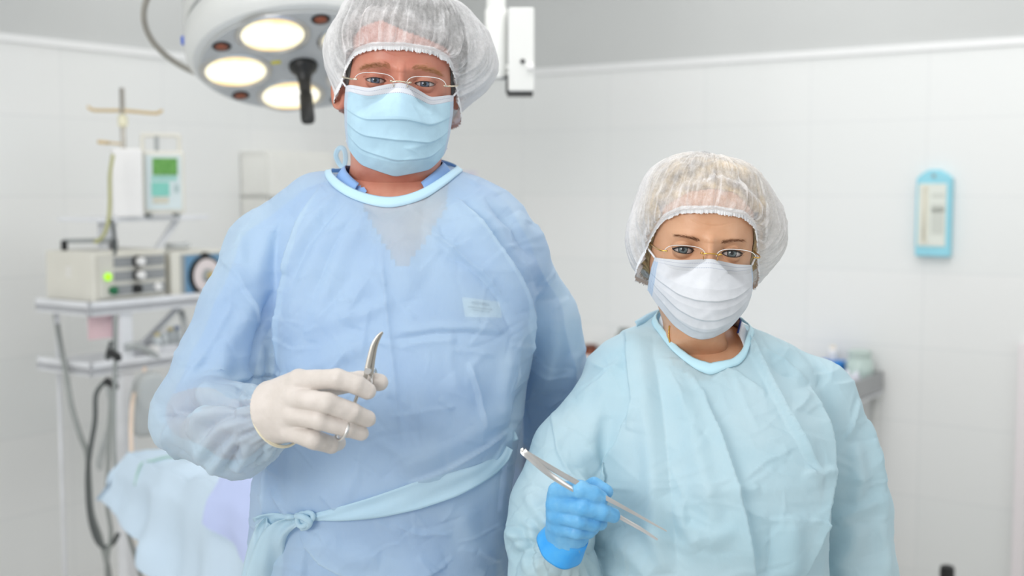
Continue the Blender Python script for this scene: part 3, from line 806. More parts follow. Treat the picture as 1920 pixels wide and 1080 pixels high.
# suction unit with the dial beside it
hz2 = 0.068; c2 = rk(0.30 + 0.11, 0.02 + 0.10, zsh + 0.024 + hz2)
su, sc_ = device('suction_unit', 'cream box with large round white dial on blue panel beside the generator', 'machine', c2, 0.108, 0.10, hz2, M['cream'])
fr2 = c2 - W_ * 0.10
mb = MB(); mb.box(fr2 - W_ * 0.002 + U * 0.012, U, W_, ZU, 0.088, 0.002, hz2 - 0.008); mb.obj('frame', M['grey_plastic'], su, smooth=False)
mb = MB(); mb.box(fr2 - W_ * 0.005 + U * 0.006, U, W_, ZU, 0.068, 0.002, hz2 - 0.012); mb.obj('panel', simple('panel_blue', srgb(110, 154, 188), 0.45), su, smooth=False)
dq = fr2 - W_ * 0.007 + U * 0.008 - ZU * 0.006
mb = MB(); mb.lathe([(0.060, 0), (0.060, 0.010), (0.052, 0.012)], dq, -W_, 40); db = mb.obj('dial_rim', M['black'], su, angle=40)
mb = MB(); mb.lathe([(0.052, 0.006), (0.050, 0.014), (0.022, 0.016), (0.020, 0.013)], dq, -W_, 40); mb.obj('dial', simple('dial_pinkish_white', srgb(226, 216, 216), 0.4, var=0.02), db, angle=40)
mb = MB(); mb.lathe([(0.021, 0.010), (0.019, 0.020), (0.012, 0.022)], dq, -W_, 28); mb.obj('hub', M['grey_plastic'], db, angle=40)
mb = MB(); mb.lathe([(0.011, 0.02), (0.010, 0.034), (0.005, 0.036)], dq + U * 0.004, -W_, 20); mb.obj('knob', simple('brass_knob', srgb(198, 176, 110), 0.35), db, angle=40)
mb = MB(); mb.box(dq + ZU * 0.058 - W_ * 0.006, U, W_, ZU, 0.012, 0.005, 0.012); mb.obj('valve', M['black'], su, smooth=False, bevel=0.002)
# coil of clear tube lying on it
co_ = c2 + ZU * (hz2 + 0.007) + U * 0.0
mb = MB(); pts = [co_ + 0.035 * (math.cos(a) * U + math.sin(a) * W_) + ZU * 0.0035 * a / 3 for a in np.linspace(0, 11, 70)]
pts += [co_ + 0.035 * (math.cos(11) * U + math.sin(11) * W_) + ZU * z for z in (0.018, 0.02)]
mb.tube(pts, 0.004, 8)
tag(mb.obj('tube_coil', simple('clear_grey_tube', srgb(206, 210, 211), 0.25, var=0.05), None, base=co_ - ZU * 0.004), 'small coil of pale tube lying on top of the box with the dial', 'tube')
# lower shelf: tray, little bottles, white pot
zl = zs2 + 0.024
c3 = rk(0.33, 0.11, zl)
o = empty('instrument_tray', c3, 'shallow white tray on the lower shelf of the rack', 'tray')
mb = MB(); mb.box(c3 + ZU * 0.003, U, W_, ZU, 0.11, 0.07, 0.003); b_ = mb.obj('bottom', M['white_metal'], o, smooth=False)
for s in (-1, 1):
    mb = MB(); mb.box(c3 + ZU * 0.014 + W_ * s * 0.07, U, W_, ZU, 0.11, 0.002, 0.014); mb.obj('side', M['white_metal'], o, smooth=False)
    mb = MB(); mb.box(c3 + ZU * 0.014 + U * s * 0.11, W_, U, ZU, 0.07, 0.002, 0.014); mb.obj('side', M['white_metal'], o, smooth=False)
def vial(name, label, c, r, h, mat, capm, group):
    o = empty(name, c, label, 'bottle', group)
    mb = MB(); mb.lathe([(r * 0.9, 0), (r, r * 0.2), (r, h * 0.72), (r * 0.5, h * 0.84), (r * 0.5, h * 0.88)], c, ZU, 20); mb.obj('body', mat, o, angle=40)
    mb = MB(); mb.lathe([(r * 0.6, h * 0.86), (r * 0.6, h), (r * 0.4, h)], c, ZU, 18); mb.obj('cap', capm, o, angle=40)
    return o
pale = simple('pale_bottle', srgb(220, 226, 228), 0.3, var=0.03); yel = simple('yellow_cap', srgb(222, 206, 150), 0.5); blu = simple('dusty_blue_cap', srgb(120, 140, 176), 0.5)
spots = [(295, 648, 3.62, 0.014, 0.065, yel, 'leftmost of the four small pale bottles on the lower shelf, yellow cap'), (308, 647, 3.66, 0.014, 0.07, M['white_plastic'], 'second small pale bottle on the lower shelf, white cap'),
         (320, 645, 3.70, 0.014, 0.072, yel, 'third small pale bottle on the lower shelf, yellow cap'), (333, 645, 3.74, 0.015, 0.072, blu, 'small bottle with blue cap nearest the sleeve on lower shelf')]
for px, py, Y, r, h, cm, lab in spots:
    q = at(px, 660, Y); q[2] = zl; vial('bottle', lab, q, r, h, pale, cm, 'small bottles on the lower shelf')
q = at(287, 672, 3.56); q[2] = zl
mb = MB(); mb.lathe([(0.016, 0), (0.02, 0.004), (0.02, 0.028), (0.014, 0.034), (0.003, 0.036)], q, ZU, 22)
tag(mb.obj('jar', M['white_plastic'], None, base=q, angle=40), 'small white lidded pot in front of the bottles on lower shelf', 'pot')
# pink note hung below the upper shelf
q = at(188, 612, 3.44)
mb = MB(); mb.box(q, U, W_, ZU, 0.040, 0.0015, 0.035)
tag(mb.obj('paper_note', simple('pink_paper', srgb(232, 202, 206), 0.7), None, base=q, smooth=False), 'pale pink paper note hanging under the upper shelf', 'note')

# hoses and leads
def hose(name, pts, r, mat, label, group=None, cat='cable', n=70):
    P = spline([at(*p) for p in pts], n)
    V, Fc = tube_mesh(P, r, 10)
    o = mesh_obj(name, V, Fc, mat, None, base=P[-1]); tag(o, label, cat, group); return o
gh = simple('grey_hose', srgb(152, 157, 155), 0.4); dh = simple('dark_grey_lead', srgb(92, 97, 97), 0.45); lg = simple('light_grey_lead', srgb(178, 182, 182), 0.4)
hose('hose', [(104, 590, 3.55), (114, 650, 3.45), (124, 700, 3.36), (134, 760, 3.30), (150, 815, 3.28), (163, 850, 3.28), (167, 900, 3.28), (172, 960, 3.28), (190, 1015, 3.28), (205, 1080, 3.28), (210, 1150, 3.28)], 0.0075, gh, 'long grey hose hanging farthest left from the upper shelf', 'hoses hanging from the rack')
hose('hose', [(196, 716, 3.30), (180, 740, 3.26), (178, 790, 3.25), (168, 850, 3.25), (164, 900, 3.25), (168, 965, 3.25), (180, 1010, 3.25), (196, 1026, 3.25), (212, 1018, 3.25), (222, 1000, 3.25)], 0.0065, dh, 'dark lead looping up in a U near the floor', 'hoses hanging from the rack')
hose('hose', [(200, 722, 3.27), (206, 760, 3.25), (202, 800, 3.24), (190, 840, 3.24), (183, 868, 3.24), (187, 880, 3.24), (192, 860, 3.24), (200, 820, 3.24)], 0.0045, lg, 'pale lead with small loop beside the rack post', 'hoses hanging from the rack')
hose('hose', [(209, 720, 3.24), (206, 780, 3.23), (203, 860, 3.22), (200, 940, 3.22), (208, 1000, 3.22), (200, 1060, 3.22), (205, 1150, 3.22)], 0.0055, gh, 'grey lead dropping straight down beside the white post', 'hoses hanging from the rack')
hose('hose', [(218, 590, 3.22), (217, 660, 3.21), (214, 760, 3.20), (215, 860, 3.17), (226, 950, 3.12), (240, 1000, 3.10), (258, 1060, 3.10), (272, 1120, 3.10)], 0.0055, gh, 'grey lead running down the front of the white post and past the drape', 'hoses hanging from the rack')
hose('hose', [(216, 600, 3.26), (214, 650, 3.24), (206, 670, 3.22), (200, 668, 3.22), (208, 640, 3.23)], 0.005, dh, 'short black looped lead between the two shelves', 'hoses hanging from the rack')
hose('hose', [(340, 585, 3.70), (347, 610, 3.66), (352, 640, 3.64), (352, 672, 3.66), (345, 684, 3.68)], 0.010, lg, 'thick pale grey hose curving down by the man’s sleeve', 'hoses hanging from the rack')
hose('hose', [(236, 650, 3.45), (252, 648, 3.47), (272, 655, 3.50), (292, 668, 3.54), (300, 678, 3.56)], 0.010, lg, 'pale grey hose arching over the tray on the lower shelf', 'hoses hanging from the rack')
hose('drip_tube', [(212, 290, 3.40), (206, 330, 3.38), (206, 380, 3.36), (203, 415, 3.34), (195, 440, 3.33), (182, 453, 3.33), (177, 452, 3.33)], 0.0048, simple('olive_tube', srgb(176, 176, 120), 0.35), 'thin yellow green drip tube beside the tall white box', None, 'tube')
hose('lead', [(209, 412, 3.40), (214, 440, 3.38), (216, 470, 3.38), (214, 478, 3.38)], 0.005, dh, 'short dark lead hanging under the top shelf', None)
hose('drain_tube', [(272, 690, 3.48), (262, 722, 3.42), (250, 745, 3.30), (246, 790, 3.22), (246, 830, 3.18), (247, 858, 3.14)], 0.006, simple('peach_tube', srgb(234, 214, 196), 0.35), 'pale peach tube running down in front of the grey cushion', None, 'tube')
hose('strap', [(274, 700, 3.46), (266, 722, 3.43), (257, 745, 3.40)], 0.006, simple('yellow_strap', srgb(232, 216, 156), 0.5), 'short yellow strap below the lower shelf', None, 'strap')
hose('white_tube', [(246, 1012, 3.2), (262, 1018, 3.2), (278, 1012, 3.2), (292, 1000, 3.2)], 0.011, simple('white_tube', srgb(226, 224, 218), 0.35), 'thick white tube curving below the drape', None, 'tube')
for (x, y, Y, lab) in ((207, 718, 3.235, 'black clip on the leads just under the lower shelf'), (213, 664, 3.195, 'black clip on the leads between the two shelves')):
    q = at(x, y, Y); mb = MB(); mb.box(q, nrm((0.9, 0, -0.5)), (0, 1, 0), nrm((0.5, 0, 0.9)), 0.017, 0.008, 0.009); mb.box(q + np.array([0.012, 0, -0.01]), (1, 0, 0), (0, 1, 0), (0, 0, 1), 0.008, 0.008, 0.008)
    tag(mb.obj('cable_clip', M['black'], None, base=q, smooth=False, bevel=0.003), lab, 'clip', 'black clips on the leads')

# ------------------------------------------------------------------ things on the walls
def on_left(px, Z):
    """point on the left wall seen at this column"""
    k = (px - 960) / F
    tt = (CX - k * CY) / (0.574 - 0.819 * k)
    return CORNER + DL * tt
def on_right(px):
    k = (px - 960) / F
    tt = (k * CY - CX) / (0.819 + 0.574 * k)
    return CORNER + DR * tt
a = on_left(432, 0); b = on_left(556, 0)
fa = a + NL * 0.13; fb = b + NL * 0.13
q0 = on_left(452, 0); q1 = on_left(572, 0)
Ym = (q0[1] + q1[1]) / 2 - 0.1
zc1 = at(490, 288, Ym)[2]; zc0 = at(490, 368, Ym)[2]; zcl = at(480, 475, Ym)[2]
wc = empty('wall_cabinet', (q0 + q1) / 2 + np.array([0, 0, zcl]), 'white wall cabinet with closed upper door and open grey lower niche', 'cabinet')
L_ = np.linalg.norm(q1 - q0); m_ = (q0 + q1) / 2; cm = simple('cabinet_white', srgb(238, 238, 233), 0.45, var=0.02)
D_ = 0.14
mb = MB(); mb.box(m_ + NL * 0.005 + ZU * (zc1 + zcl) / 2, DL, NL, ZU, L_ / 2, 0.005, (zc1 - zcl) / 2); mb.obj('back_panel', simple('niche_grey', srgb(205, 206, 202), 0.6, var=0.02), wc, smooth=False)
for s in (-1, 1):
    mb = MB(); mb.box(m_ + DL * s * (L_ / 2 - 0.008) + NL * D_ / 2 + ZU * (zc1 + zcl) / 2, DL, NL, ZU, 0.008, D_ / 2, (zc1 - zcl) / 2); mb.obj('side_panel', cm, wc, smooth=False, bevel=0.002)
for zz in (zc1, zc0, zcl):
    mb = MB(); mb.box(m_ + NL * D_ / 2 + ZU * zz, DL, NL, ZU, L_ / 2, D_ / 2, 0.008); mb.obj('shelf_board', cm, wc, smooth=False, bevel=0.002)
mb = MB(); mb.box(m_ + NL * (D_ + 0.009) + ZU * (zc1 + zc0) / 2, DL, NL, ZU, L_ / 2 - 0.002, 0.009, (zc1 - zc0) / 2); mb.obj('door', cm, wc, smooth=False, bevel=0.004)
# faint notice
a = on_right(833); b = on_right(896)
z1 = at(860, 320, a[1])[2]; z0 = at(860, 362, a[1])[2]; L_ = np.linalg.norm(b - a)
wp = empty('wall_notice', (a + b) / 2 + ZU * z0, 'faint pastel notice with lilac and peach bands on the wall behind the man', 'notice')
pm = simple('notice_paper', srgb(236, 234, 234), 0.6, var=0.01)
mb = MB(); mb.box((a + b) / 2 + NR * 0.002 + ZU * (z0 + z1) / 2, DR, NR, ZU, L_ / 2, 0.0018, (z1 - z0) / 2); mb.obj('sheet', pm, wp, smooth=False)
for f, col in ((0.86, (222, 220, 236)), (0.46, (242, 226, 214)), (0.08, (226, 226, 238))):
    mb = MB(); mb.box((a + b) / 2 + NR * 0.0042 + ZU * (z0 + (z1 - z0) * f), DR, NR, ZU, L_ / 2 * 0.94, 0.0004, (z1 - z0) * 0.10); mb.obj('band', simple('notice_band', srgb(*col), 0.6, var=0.01), wp, smooth=False)
# blue thermometer hygrometer
q = on_right(1753); d_ = q[1]
zt_, zb_ = at(1755, 318, d_)[2], at(1750, 480, d_)[2]
th_ = empty('wall_thermometer', q + ZU * zb_, 'light blue wall thermometer with white scale plate on the right wall', 'thermometer')
hw_, hh_ = 0.056, (zt_ - zb_) / 2; cz_ = (zt_ + zb_) / 2
blue = simple('thermometer_blue', srgb(150, 214, 230), 0.45, var=0.03)
prof = [(-hw_, -hh_), (hw_, -hh_), (hw_ * 1.0, hh_ * 0.80), (hw_ * 0.72, hh_ * 0.90), (hw_ * 0.3, hh_), (-hw_ * 0.3, hh_), (-hw_ * 0.72, hh_ * 0.90), (-hw_ * 1.0, hh_ * 0.80)]
n = len(prof); V = []
for dd in (0.001, 0.030): V += [q + DR * x + ZU * (cz_ + z) + NR * dd for x, z in prof]
Fc = [list(range(n)), list(range(2 * n - 1, n - 1, -1))] + [[i, (i + 1) % n + 0, (i + 1) % n + n, i + n][::-1] for i in range(n)]
mesh_obj('casing', V, Fc, blue, th_, smooth=False, bevel=0.004)
mb = MB(); mb.box(q + NR * 0.0315 + ZU * (cz_ - 0.006) - DR * 0.003, DR, NR, ZU, hw_ * 0.80, 0.0015, hh_ * 0.72); pl_ = mb.obj('scale_plate', simple('scale_plate', srgb(224, 228, 220), 0.5, var=0.02), th_, smooth=False)
mb = MB()
for x in (-0.026,): mb.box(q + NR * 0.0345 + ZU * (cz_ - 0.004) + DR * x, DR, NR, ZU, 0.010, 0.0015, hh_ * 0.66)
mb.obj('scale_strip', simple('scale_strip_ivory', srgb(226, 224, 208), 0.5), pl_, smooth=False)
mb = MB(); mb.tube([q + NR * 0.038 + ZU * (cz_ - hh_ * 0.62) - DR * 0.026, q + NR * 0.038 + ZU * (cz_ + hh_ * 0.60) - DR * 0.026], 0.003, 8); mb.obj('glass_tube', simple('tube_glass', srgb(214, 210, 196), 0.15), th_)
for zz, hgt in ((0.40, 0.05), (-0.18, 0.30), (0.12, 0.10)):
    mb = MB(); mb.box(q + NR * 0.0335 + ZU * (cz_ + hh_ * zz) + DR * 0.016, DR, NR, ZU, 0.020, 0.0004, hh_ * hgt); mb.obj('print_block', simple('print_grey', srgb(206, 210, 202), 0.6, var=0.03), pl_, smooth=False)
mb = MB(); mb.lathe([(0.006, 0), (0.006, 0.003), (0.003, 0.004)], q + NR * 0.030 + ZU * (cz_ + hh_ * 0.86), NR, 14); mb.obj('screw', M['grey_plastic'], th_, angle=40)

# ------------------------------------------------------------------ instrument table along the right wall
rE = on_right(1668) + NR * 0.03; TL = 1.15; TD = 0.42; TZ = at(1640, 752, rE[1] - 0.2)[2]
rt = lambda u, v, z: rE - DR * u + NR * v + ZU * z
tb = empty('instrument_table', rt(TL / 2, TD / 2, 0), 'long steel edged side table along the right wall behind the woman', 'table')
mb = MB(); mb.box(rt(TL / 2, TD / 2, TZ), DR, NR, ZU, TL / 2, TD / 2, 0.012); mb.obj('tabletop', M['white_metal'], tb, smooth=False, bevel=0.003)
mb = MB(); mb.box(rt(0.004, TD / 2, TZ + 0.03), DR, NR, ZU, 0.004, TD / 2, 0.035); mb.box(rt(TL / 2, 0.004, TZ + 0.03), DR, NR, ZU, TL / 2, 0.004, 0.035); mb.obj('rim', simple('rim_grey', srgb(158, 160, 162), 0.4), tb, smooth=False)
for u in (0.02, TL - 0.02):
    for v in (0.02, TD - 0.02):
        mb = MB(); mb.tube([rt(u, v, 0.0), rt(u, v, TZ - 0.012)], 0.0125, 14); mb.obj('leg', simple('leg_pale_grey', srgb(206, 207, 204), 0.35), tb)
mb = MB(); mb.box(rt(TL / 2, TD / 2, 0.30), DR, NR, ZU, TL / 2 - 0.02, TD / 2 - 0.02, 0.010); mb.obj('lower_shelf', M['white_metal'], tb, smooth=False, bevel=0.003)
ztop_ = TZ + 0.0125
def place(px, Y): p = at(px, 700, Y); p[2] = ztop_; return p
# crumpled white cloth at the end of the table
p = rt(0.050, 0.20, ztop_)
gu, gv = np.meshgrid(np.linspace(-1, 1, 46), np.linspace(-1, 1, 40)); V = []
for a_, b_ in zip(gu.ravel(), gv.ravel()):
    r_ = max(abs(a_), abs(b_)); h_ = 0.075 * (1 - r_ ** 3) * (0.75 + 0.25 * math.sin(3 * a_ + 2 * b_) + 0.15 * math.sin(7 * b_ - 4 * a_))
    V.append(p + DR * a_ * 0.034 + NR * b_ * 0.095 + ZU * (0.001 + max(h_, 0)))
Fc = [[j * 46 + i, j * 46 + i + 1, (j + 1) * 46 + i + 1, (j + 1) * 46 + i] for j in range(39) for i in range(45)]
tag(mesh_obj('folded_cloth', V, Fc, simple('white_linen', srgb(232, 233, 244), 0.8, var=0.02), None, base=p), 'crumpled white cloth lying on the right end of the side table', 'cloth')
# glass jar with teal lid ring
p = rt(0.062, 0.056, ztop_)
jr = empty('glass_jar', p, 'pale green glass jar behind the white cloth on the side table', 'jar')
mb = MB(); mb.lathe([(0.040, 0), (0.045, 0.006), (0.045, 0.085), (0.036, 0.10), (0.036, 0.106)], p, ZU, 32); mb.obj('body', simple('green_glass', srgb(196, 214, 208), 0.15, var=0.04), jr, angle=40)
mb = MB(); mb.lathe([(0.0465, 0.012), (0.0465, 0.028)], p, ZU, 32); mb.obj('label_band', simple('teal_band', srgb(70, 176, 178), 0.5), jr, angle=40)
mb = MB(); mb.lathe([(0.038, 0.104), (0.039, 0.122), (0.030, 0.126), (0.002, 0.128)], p, ZU, 32); mb.obj('lid', simple('lid_grey_green', srgb(190, 206, 200), 0.4), jr, angle=40)
# blue box with a white bottle on it
p = rt(0.160, 0.056, ztop_)
zb = at(0, 676, p[1])[2]
mb = MB(); mb.box(np.array([p[0], p[1], (zb + ztop_) / 2]), DR, NR, ZU, 0.045, 0.04, (zb - ztop_) / 2 - 0.0005)
bb = mb.obj('blue_box', simple('bright_blue_card', srgb(0, 128, 214), 0.5, var=0.05), None, base=p, smooth=False, bevel=0.003); tag(bb, 'bright blue box on the side table beside the jar', 'box')
q = np.array([p[0] + 0.005, p[1], zb + 0.0005])
vial('bottle', 'small cream capped white bottle standing on the blue box', q, 0.016, 0.05, M['white_plastic'], simple('cream_cap', srgb(240, 226, 206), 0.5), None)
# brown medicine bottle further along
p = rt(1.06, 0.24, ztop_)
p = place(1107, p[1] - 0.05)
bt = empty('medicine_bottle', p, 'amber brown medicine bottle visible between the two people', 'bottle')
hB = at(0, 646, p[1])[2] - ztop_
am = simple('amber_glass', srgb(128, 62, 30), 0.2, var=0.2)
mb = MB(); mb.lathe([(0.026, 0), (0.028, 0.004), (0.028, hB * 0.72), (0.022, hB * 0.82)], p, ZU, 28); mb.obj('body', am, bt, angle=40)
mb = MB(); mb.lathe([(0.0285, hB * 0.2), (0.0285, hB * 0.62)], p, ZU, 28); mb.obj('paper_label', M['white_plastic'], bt, angle=40)
mb = MB(); mb.lathe([(0.024, hB * 0.82), (0.024, hB), (0.016, hB)], p, ZU, 24); mb.obj('cap', simple('brown_cap', srgb(104, 50, 26), 0.4, var=0.2), bt, angle=40)
p = place(1170, p[1] - 0.04)
mb = MB(); mb.lathe([(0.03, 0), (0.032, 0.005), (0.032, 0.135), (0.02, 0.142), (0.02, 0.16), (0.004, 0.162)], p, ZU, 26)
tag(mb.obj('flask', simple('dark_flask', srgb(120, 124, 120), 0.3), None, base=p, angle=40), 'dark grey flask just peeking over the woman’s shoulder', 'bottle')

# black-topped stand at the lower right
q = at(1776, 1070, 3.45)
st_ = empty('floor_stand', (q[0], q[1], 0), 'low floor stand with black knob at the bottom right by the wall', 'stand')
mb = MB(); mb.lathe([(0.020, -0.03), (0.021, 0.0), (0.019, 0.012), (0.010, 0.016)], q, ZU, 24); mb.obj('knob', M['black'], st_, angle=40)
mb = MB(); mb.tube([(q[0], q[1], 0.03), (q[0], q[1], q[2] - 0.03)], 0.010, 14); mb.obj('post', M['dull_steel'], st_)
mb = MB(); mb.lathe([(0.13, 0), (0.13, 0.012), (0.03, 0.03)], (q[0], q[1], 0), ZU, 32); mb.obj('foot_plate', M['black'], st_, angle=40)

# ------------------------------------------------------------------ draped operating table at the lower left
TA = np.array([-0.972, 3.06, 0]); te = np.array([0.8, 0.6, 0]); tt_ = np.array([0.6, -0.8, 0]); TZ2 = at(214, 862, 3.06)[2] + 0.003
tl, tw = 1.12, 0.52
tp = lambda u, v, z: TA + tt_ * u + te * v + ZU * z
ot = empty('operating_table', tp(tl / 2, tw / 2, 0), 'padded operating table under pale blue drapes behind the man', 'table')
mb = MB(); mb.box(tp(tl / 2, tw / 2, TZ2 - 0.06), tt_, te, ZU, tl / 2 - 0.02, tw / 2 - 0.02, 0.045); mb.obj('mattress', simple('pad_grey', srgb(150, 152, 150), 0.5), ot, smooth=False, bevel=0.02)
mb = MB(); mb.box(tp(tl / 2, tw / 2, TZ2 - 0.125), tt_, te, ZU, tl / 2 - 0.03, tw / 2 - 0.03, 0.018); mb.obj('table_frame', M['steel'], ot, smooth=False)
mb = MB(); mb.box(tp(tl / 2 + 0.02, tw / 2, 0.39), tt_, te, ZU, 0.16, 0.12, 0.33); mb.obj('pedestal', simple('pedestal_grey', srgb(176, 174, 168), 0.5), ot, smooth=False, bevel=0.01)
mb = MB(); mb.box(tp(tl / 2, tw / 2, 0.03), tt_, te, ZU, 0.34, 0.2, 0.03); mb.obj('base_plate', simple('base_grey', srgb(164, 163, 158), 0.5), ot, smooth=False, bevel=0.01)
for px, py, Y in ((321, 1041, 2.98), (357, 1076, 2.86)):
    q = at(px, py, Y); mb = MB(); mb.lathe([(0.006, -0.10), (0.006, -0.012), (0.017, -0.010), (0.019, 0.004), (0.012, 0.016), (0.002, 0.018)], q, nrm((-0.5, -0.4, 0.3)), 18); mb.obj('lever_knob', M['black'], ot, angle=40)
q = at(272, 812, 3.30)
V, Fc = [], []
hr = empty('head_cushion', np.array([q[0], q[1], TZ2]), 'upright grey rounded cushion at the far end of the operating table', 'cushion')
gz0 = TZ2 + 0.001
prof = [(-0.055, 0), (0.055, 0), (0.062, 0.02), (0.060, 0.10), (0.045, 0.155), (0.02, 0.175), (-0.02, 0.175), (-0.045, 0.155), (-0.060, 0.10), (-0.062, 0.02)]
n = len(prof)
for dd in (-0.03, 0.03): V += [np.array([q[0], 3.36, gz0]) + te * x * 0.9 - tt_ * dd + ZU * z for x, z in prof]
Fc = [list(range(n)), list(range(2 * n - 1, n - 1, -1))] + [[i, (i + 1) % n, (i + 1) % n + n, i + n][::-1] for i in range(n)]
mesh_obj('pad', V, Fc, simple('cushion_grey', srgb(190, 194, 194), 0.5), hr, smooth=False, bevel=0.012)

# drape: a cloth surface that runs over the top and hangs down the sides in folds
def drape(name, u0, u1, v0, v1, hang_u0, hang_v0, hang_v1, lift, mat, label, seed, bump, extra=0.0):
    nu, nv = 150, 130
    su = np.linspace(u0 - hang_u0, u1, nu); sv = np.linspace(v0 - hang_v0, v1 + hang_v1, nv)
    G = np.zeros((nv, nu, 3))
    for j, b in enumerate(sv):
        for i, a in enumerate(su):
            du = max(u0 - a, 0); d0 = max(v0 - b, 0); d1 = max(b - v1, 0)
            d0 *= 0.5 + 0.7 * min(1.0, max(a - u0, 0) / 0.6)
            h = max(du, d0, d1)
            rip = math.sin(a * 21 + seed) * 0.5 + math.sin(a * 37 + 2 * seed) * 0.3 + math.sin(b * 25 + seed) * 0.3
            out = min(h, 0.05) * 0.35 + min(h * 0.35, 0.06) * (0.5 + rip * 0.55) + min(h, 0.03) / 0.03 * extra
            uu = max(a, u0) - (out if du > 0 else 0); vv = min(max(b, v0), v1)
            vv = vv - (out if d0 > 0 else 0) + (out if d1 > 0 else 0)
            z = TZ2 + lift - h + (0.010 if h > 0 else 0)
            if h <= 0.0: z += bump(a, b)
            else: z += bump(max(a, u0), vv) * max(0, 1 - h / 0.05)
            G[j, i] = tp(uu, vv, z)
    V = G.reshape(-1, 3); V = V + np.array([0, 0, 1.0]) * (vnoise(V, 11, seed) * 0.010 + np.abs(vnoise(V, 26, seed + 1)) * 0.006)[:, None]
    jj, ii = np.meshgrid(np.arange(nv - 1), np.arange(nu - 1), indexing='ij'); b_ = jj * nu + ii
    Fc = np.stack([b_.ravel(), (b_ + 1).ravel(), (b_ + nu + 1).ravel(), (b_ + nu).ravel()], 1)
    o = mesh_obj(name, V, Fc, mat, None, base=tp((u0 + u1) / 2, (v0 + v1) / 2, TZ2)); tag(o, label, 'drape')
    return o, V.reshape(nv, nu, 3)
dm1 = simple('drape_pale_blue', srgb(208, 228, 245), 0.75, var=0.03, scale=6)
hump = lambda a, b: 0.075 * math.exp(-((a - 0.34) / 0.16) ** 2 - ((b - 0.30) / 0.2) ** 2) + 0.05 * math.exp(-((a - 0.75) / 0.25) ** 2) + 0.01 * math.sin(a * 30 + b * 12) * math.exp(-((a - 0.4) / 0.3) ** 2)
d1_, Gd = drape('surgical_drape', 0.0, tl, 0.0, tw, 0.10, 0.26, 0.2, 0.004, dm1, 'pale blue drape with green hem covering the operating table at lower left', 2, hump)
edge = [Gd[j, 26] + np.array([0, 0, 0.004]) for j in range(22, 108)]
ed = [Gd[j, 0] for j in range(0, 130)]
top = np.array(edge); mbx = MB(); mbx.tube(spline(top[::5], 60), 0.0028, 8); mbx.obj('hem', simple('green_hem', srgb(170, 206, 192), 0.7), d1_)
hump2 = lambda a, b: hump(a, b) + 0.014
d2_, _ = drape('bed_sheet', 0.60, tl - 0.02, 0.0, tw, 0.0, 0.12, 0.10, 0.024, simple('sheet_lavender_blue', srgb(196, 209, 248), 0.75, var=0.03, scale=6), 'lavender blue sheet laid over the pale drape beside the man', 2, hump2, 0.022)
# ------------------------------------------------------------------ cloth, glove and hair materials
def gown_mat(name, col, dark, trans, bump=0.35):
    t = NT(name)
    co = t.coord()
    fib = t.noise(260, 3, 0.6, co, (1, 1, 0.35))
    big = t.noise(7, 3, 0.5, co)
    c = t.mix(t.ramp(big, [(0.38, (0, 0, 0, 1)), (0.66, (1, 1, 1, 1))]), col, dark)  # random darker mottle painted in, imitating cloth clinging to the layer beneath
    c = t.mix(t.math('MULTIPLY', fib, 0.10), c, srgb(250, 253, 255))
    nb = t.noise(55, 4, 0.6, co)
    nm = t.bump(t.math('ADD', t.math('MULTIPLY', fib, 0.35), nb), bump, 0.0016)
    d = t.n('ShaderNodeBsdfPrincipled'); t.l(c, d.inputs['Base Color']); t.set(d, Roughness=0.55); d.inputs['Specular IOR Level'].default_value = 0.25
    d.inputs['Sheen Weight'].default_value = 0.15
    t.l(nm, d.inputs['Normal'])
    tl = t.n('ShaderNodeBsdfTranslucent'); t.l(c, tl.inputs['Color']); t.l(nm, tl.inputs['Normal'])
    tr = t.n('ShaderNodeBsdfTransparent'); tr.inputs['Color'].default_value = (0.95, 0.98, 1, 1)
    m1 = t.n('ShaderNodeMixShader'); m1.inputs[0].default_value = 0.27; t.l(d.outputs[0], m1.inputs[1]); t.l(tl.outputs[0], m1.inputs[2])
    m2 = t.n('ShaderNodeMixShader'); m2.inputs[0].default_value = trans; t.l(m1.outputs[0], m2.inputs[1]); t.l(tr.outputs[0], m2.inputs[2])
    return t.done(m2.outputs[0])

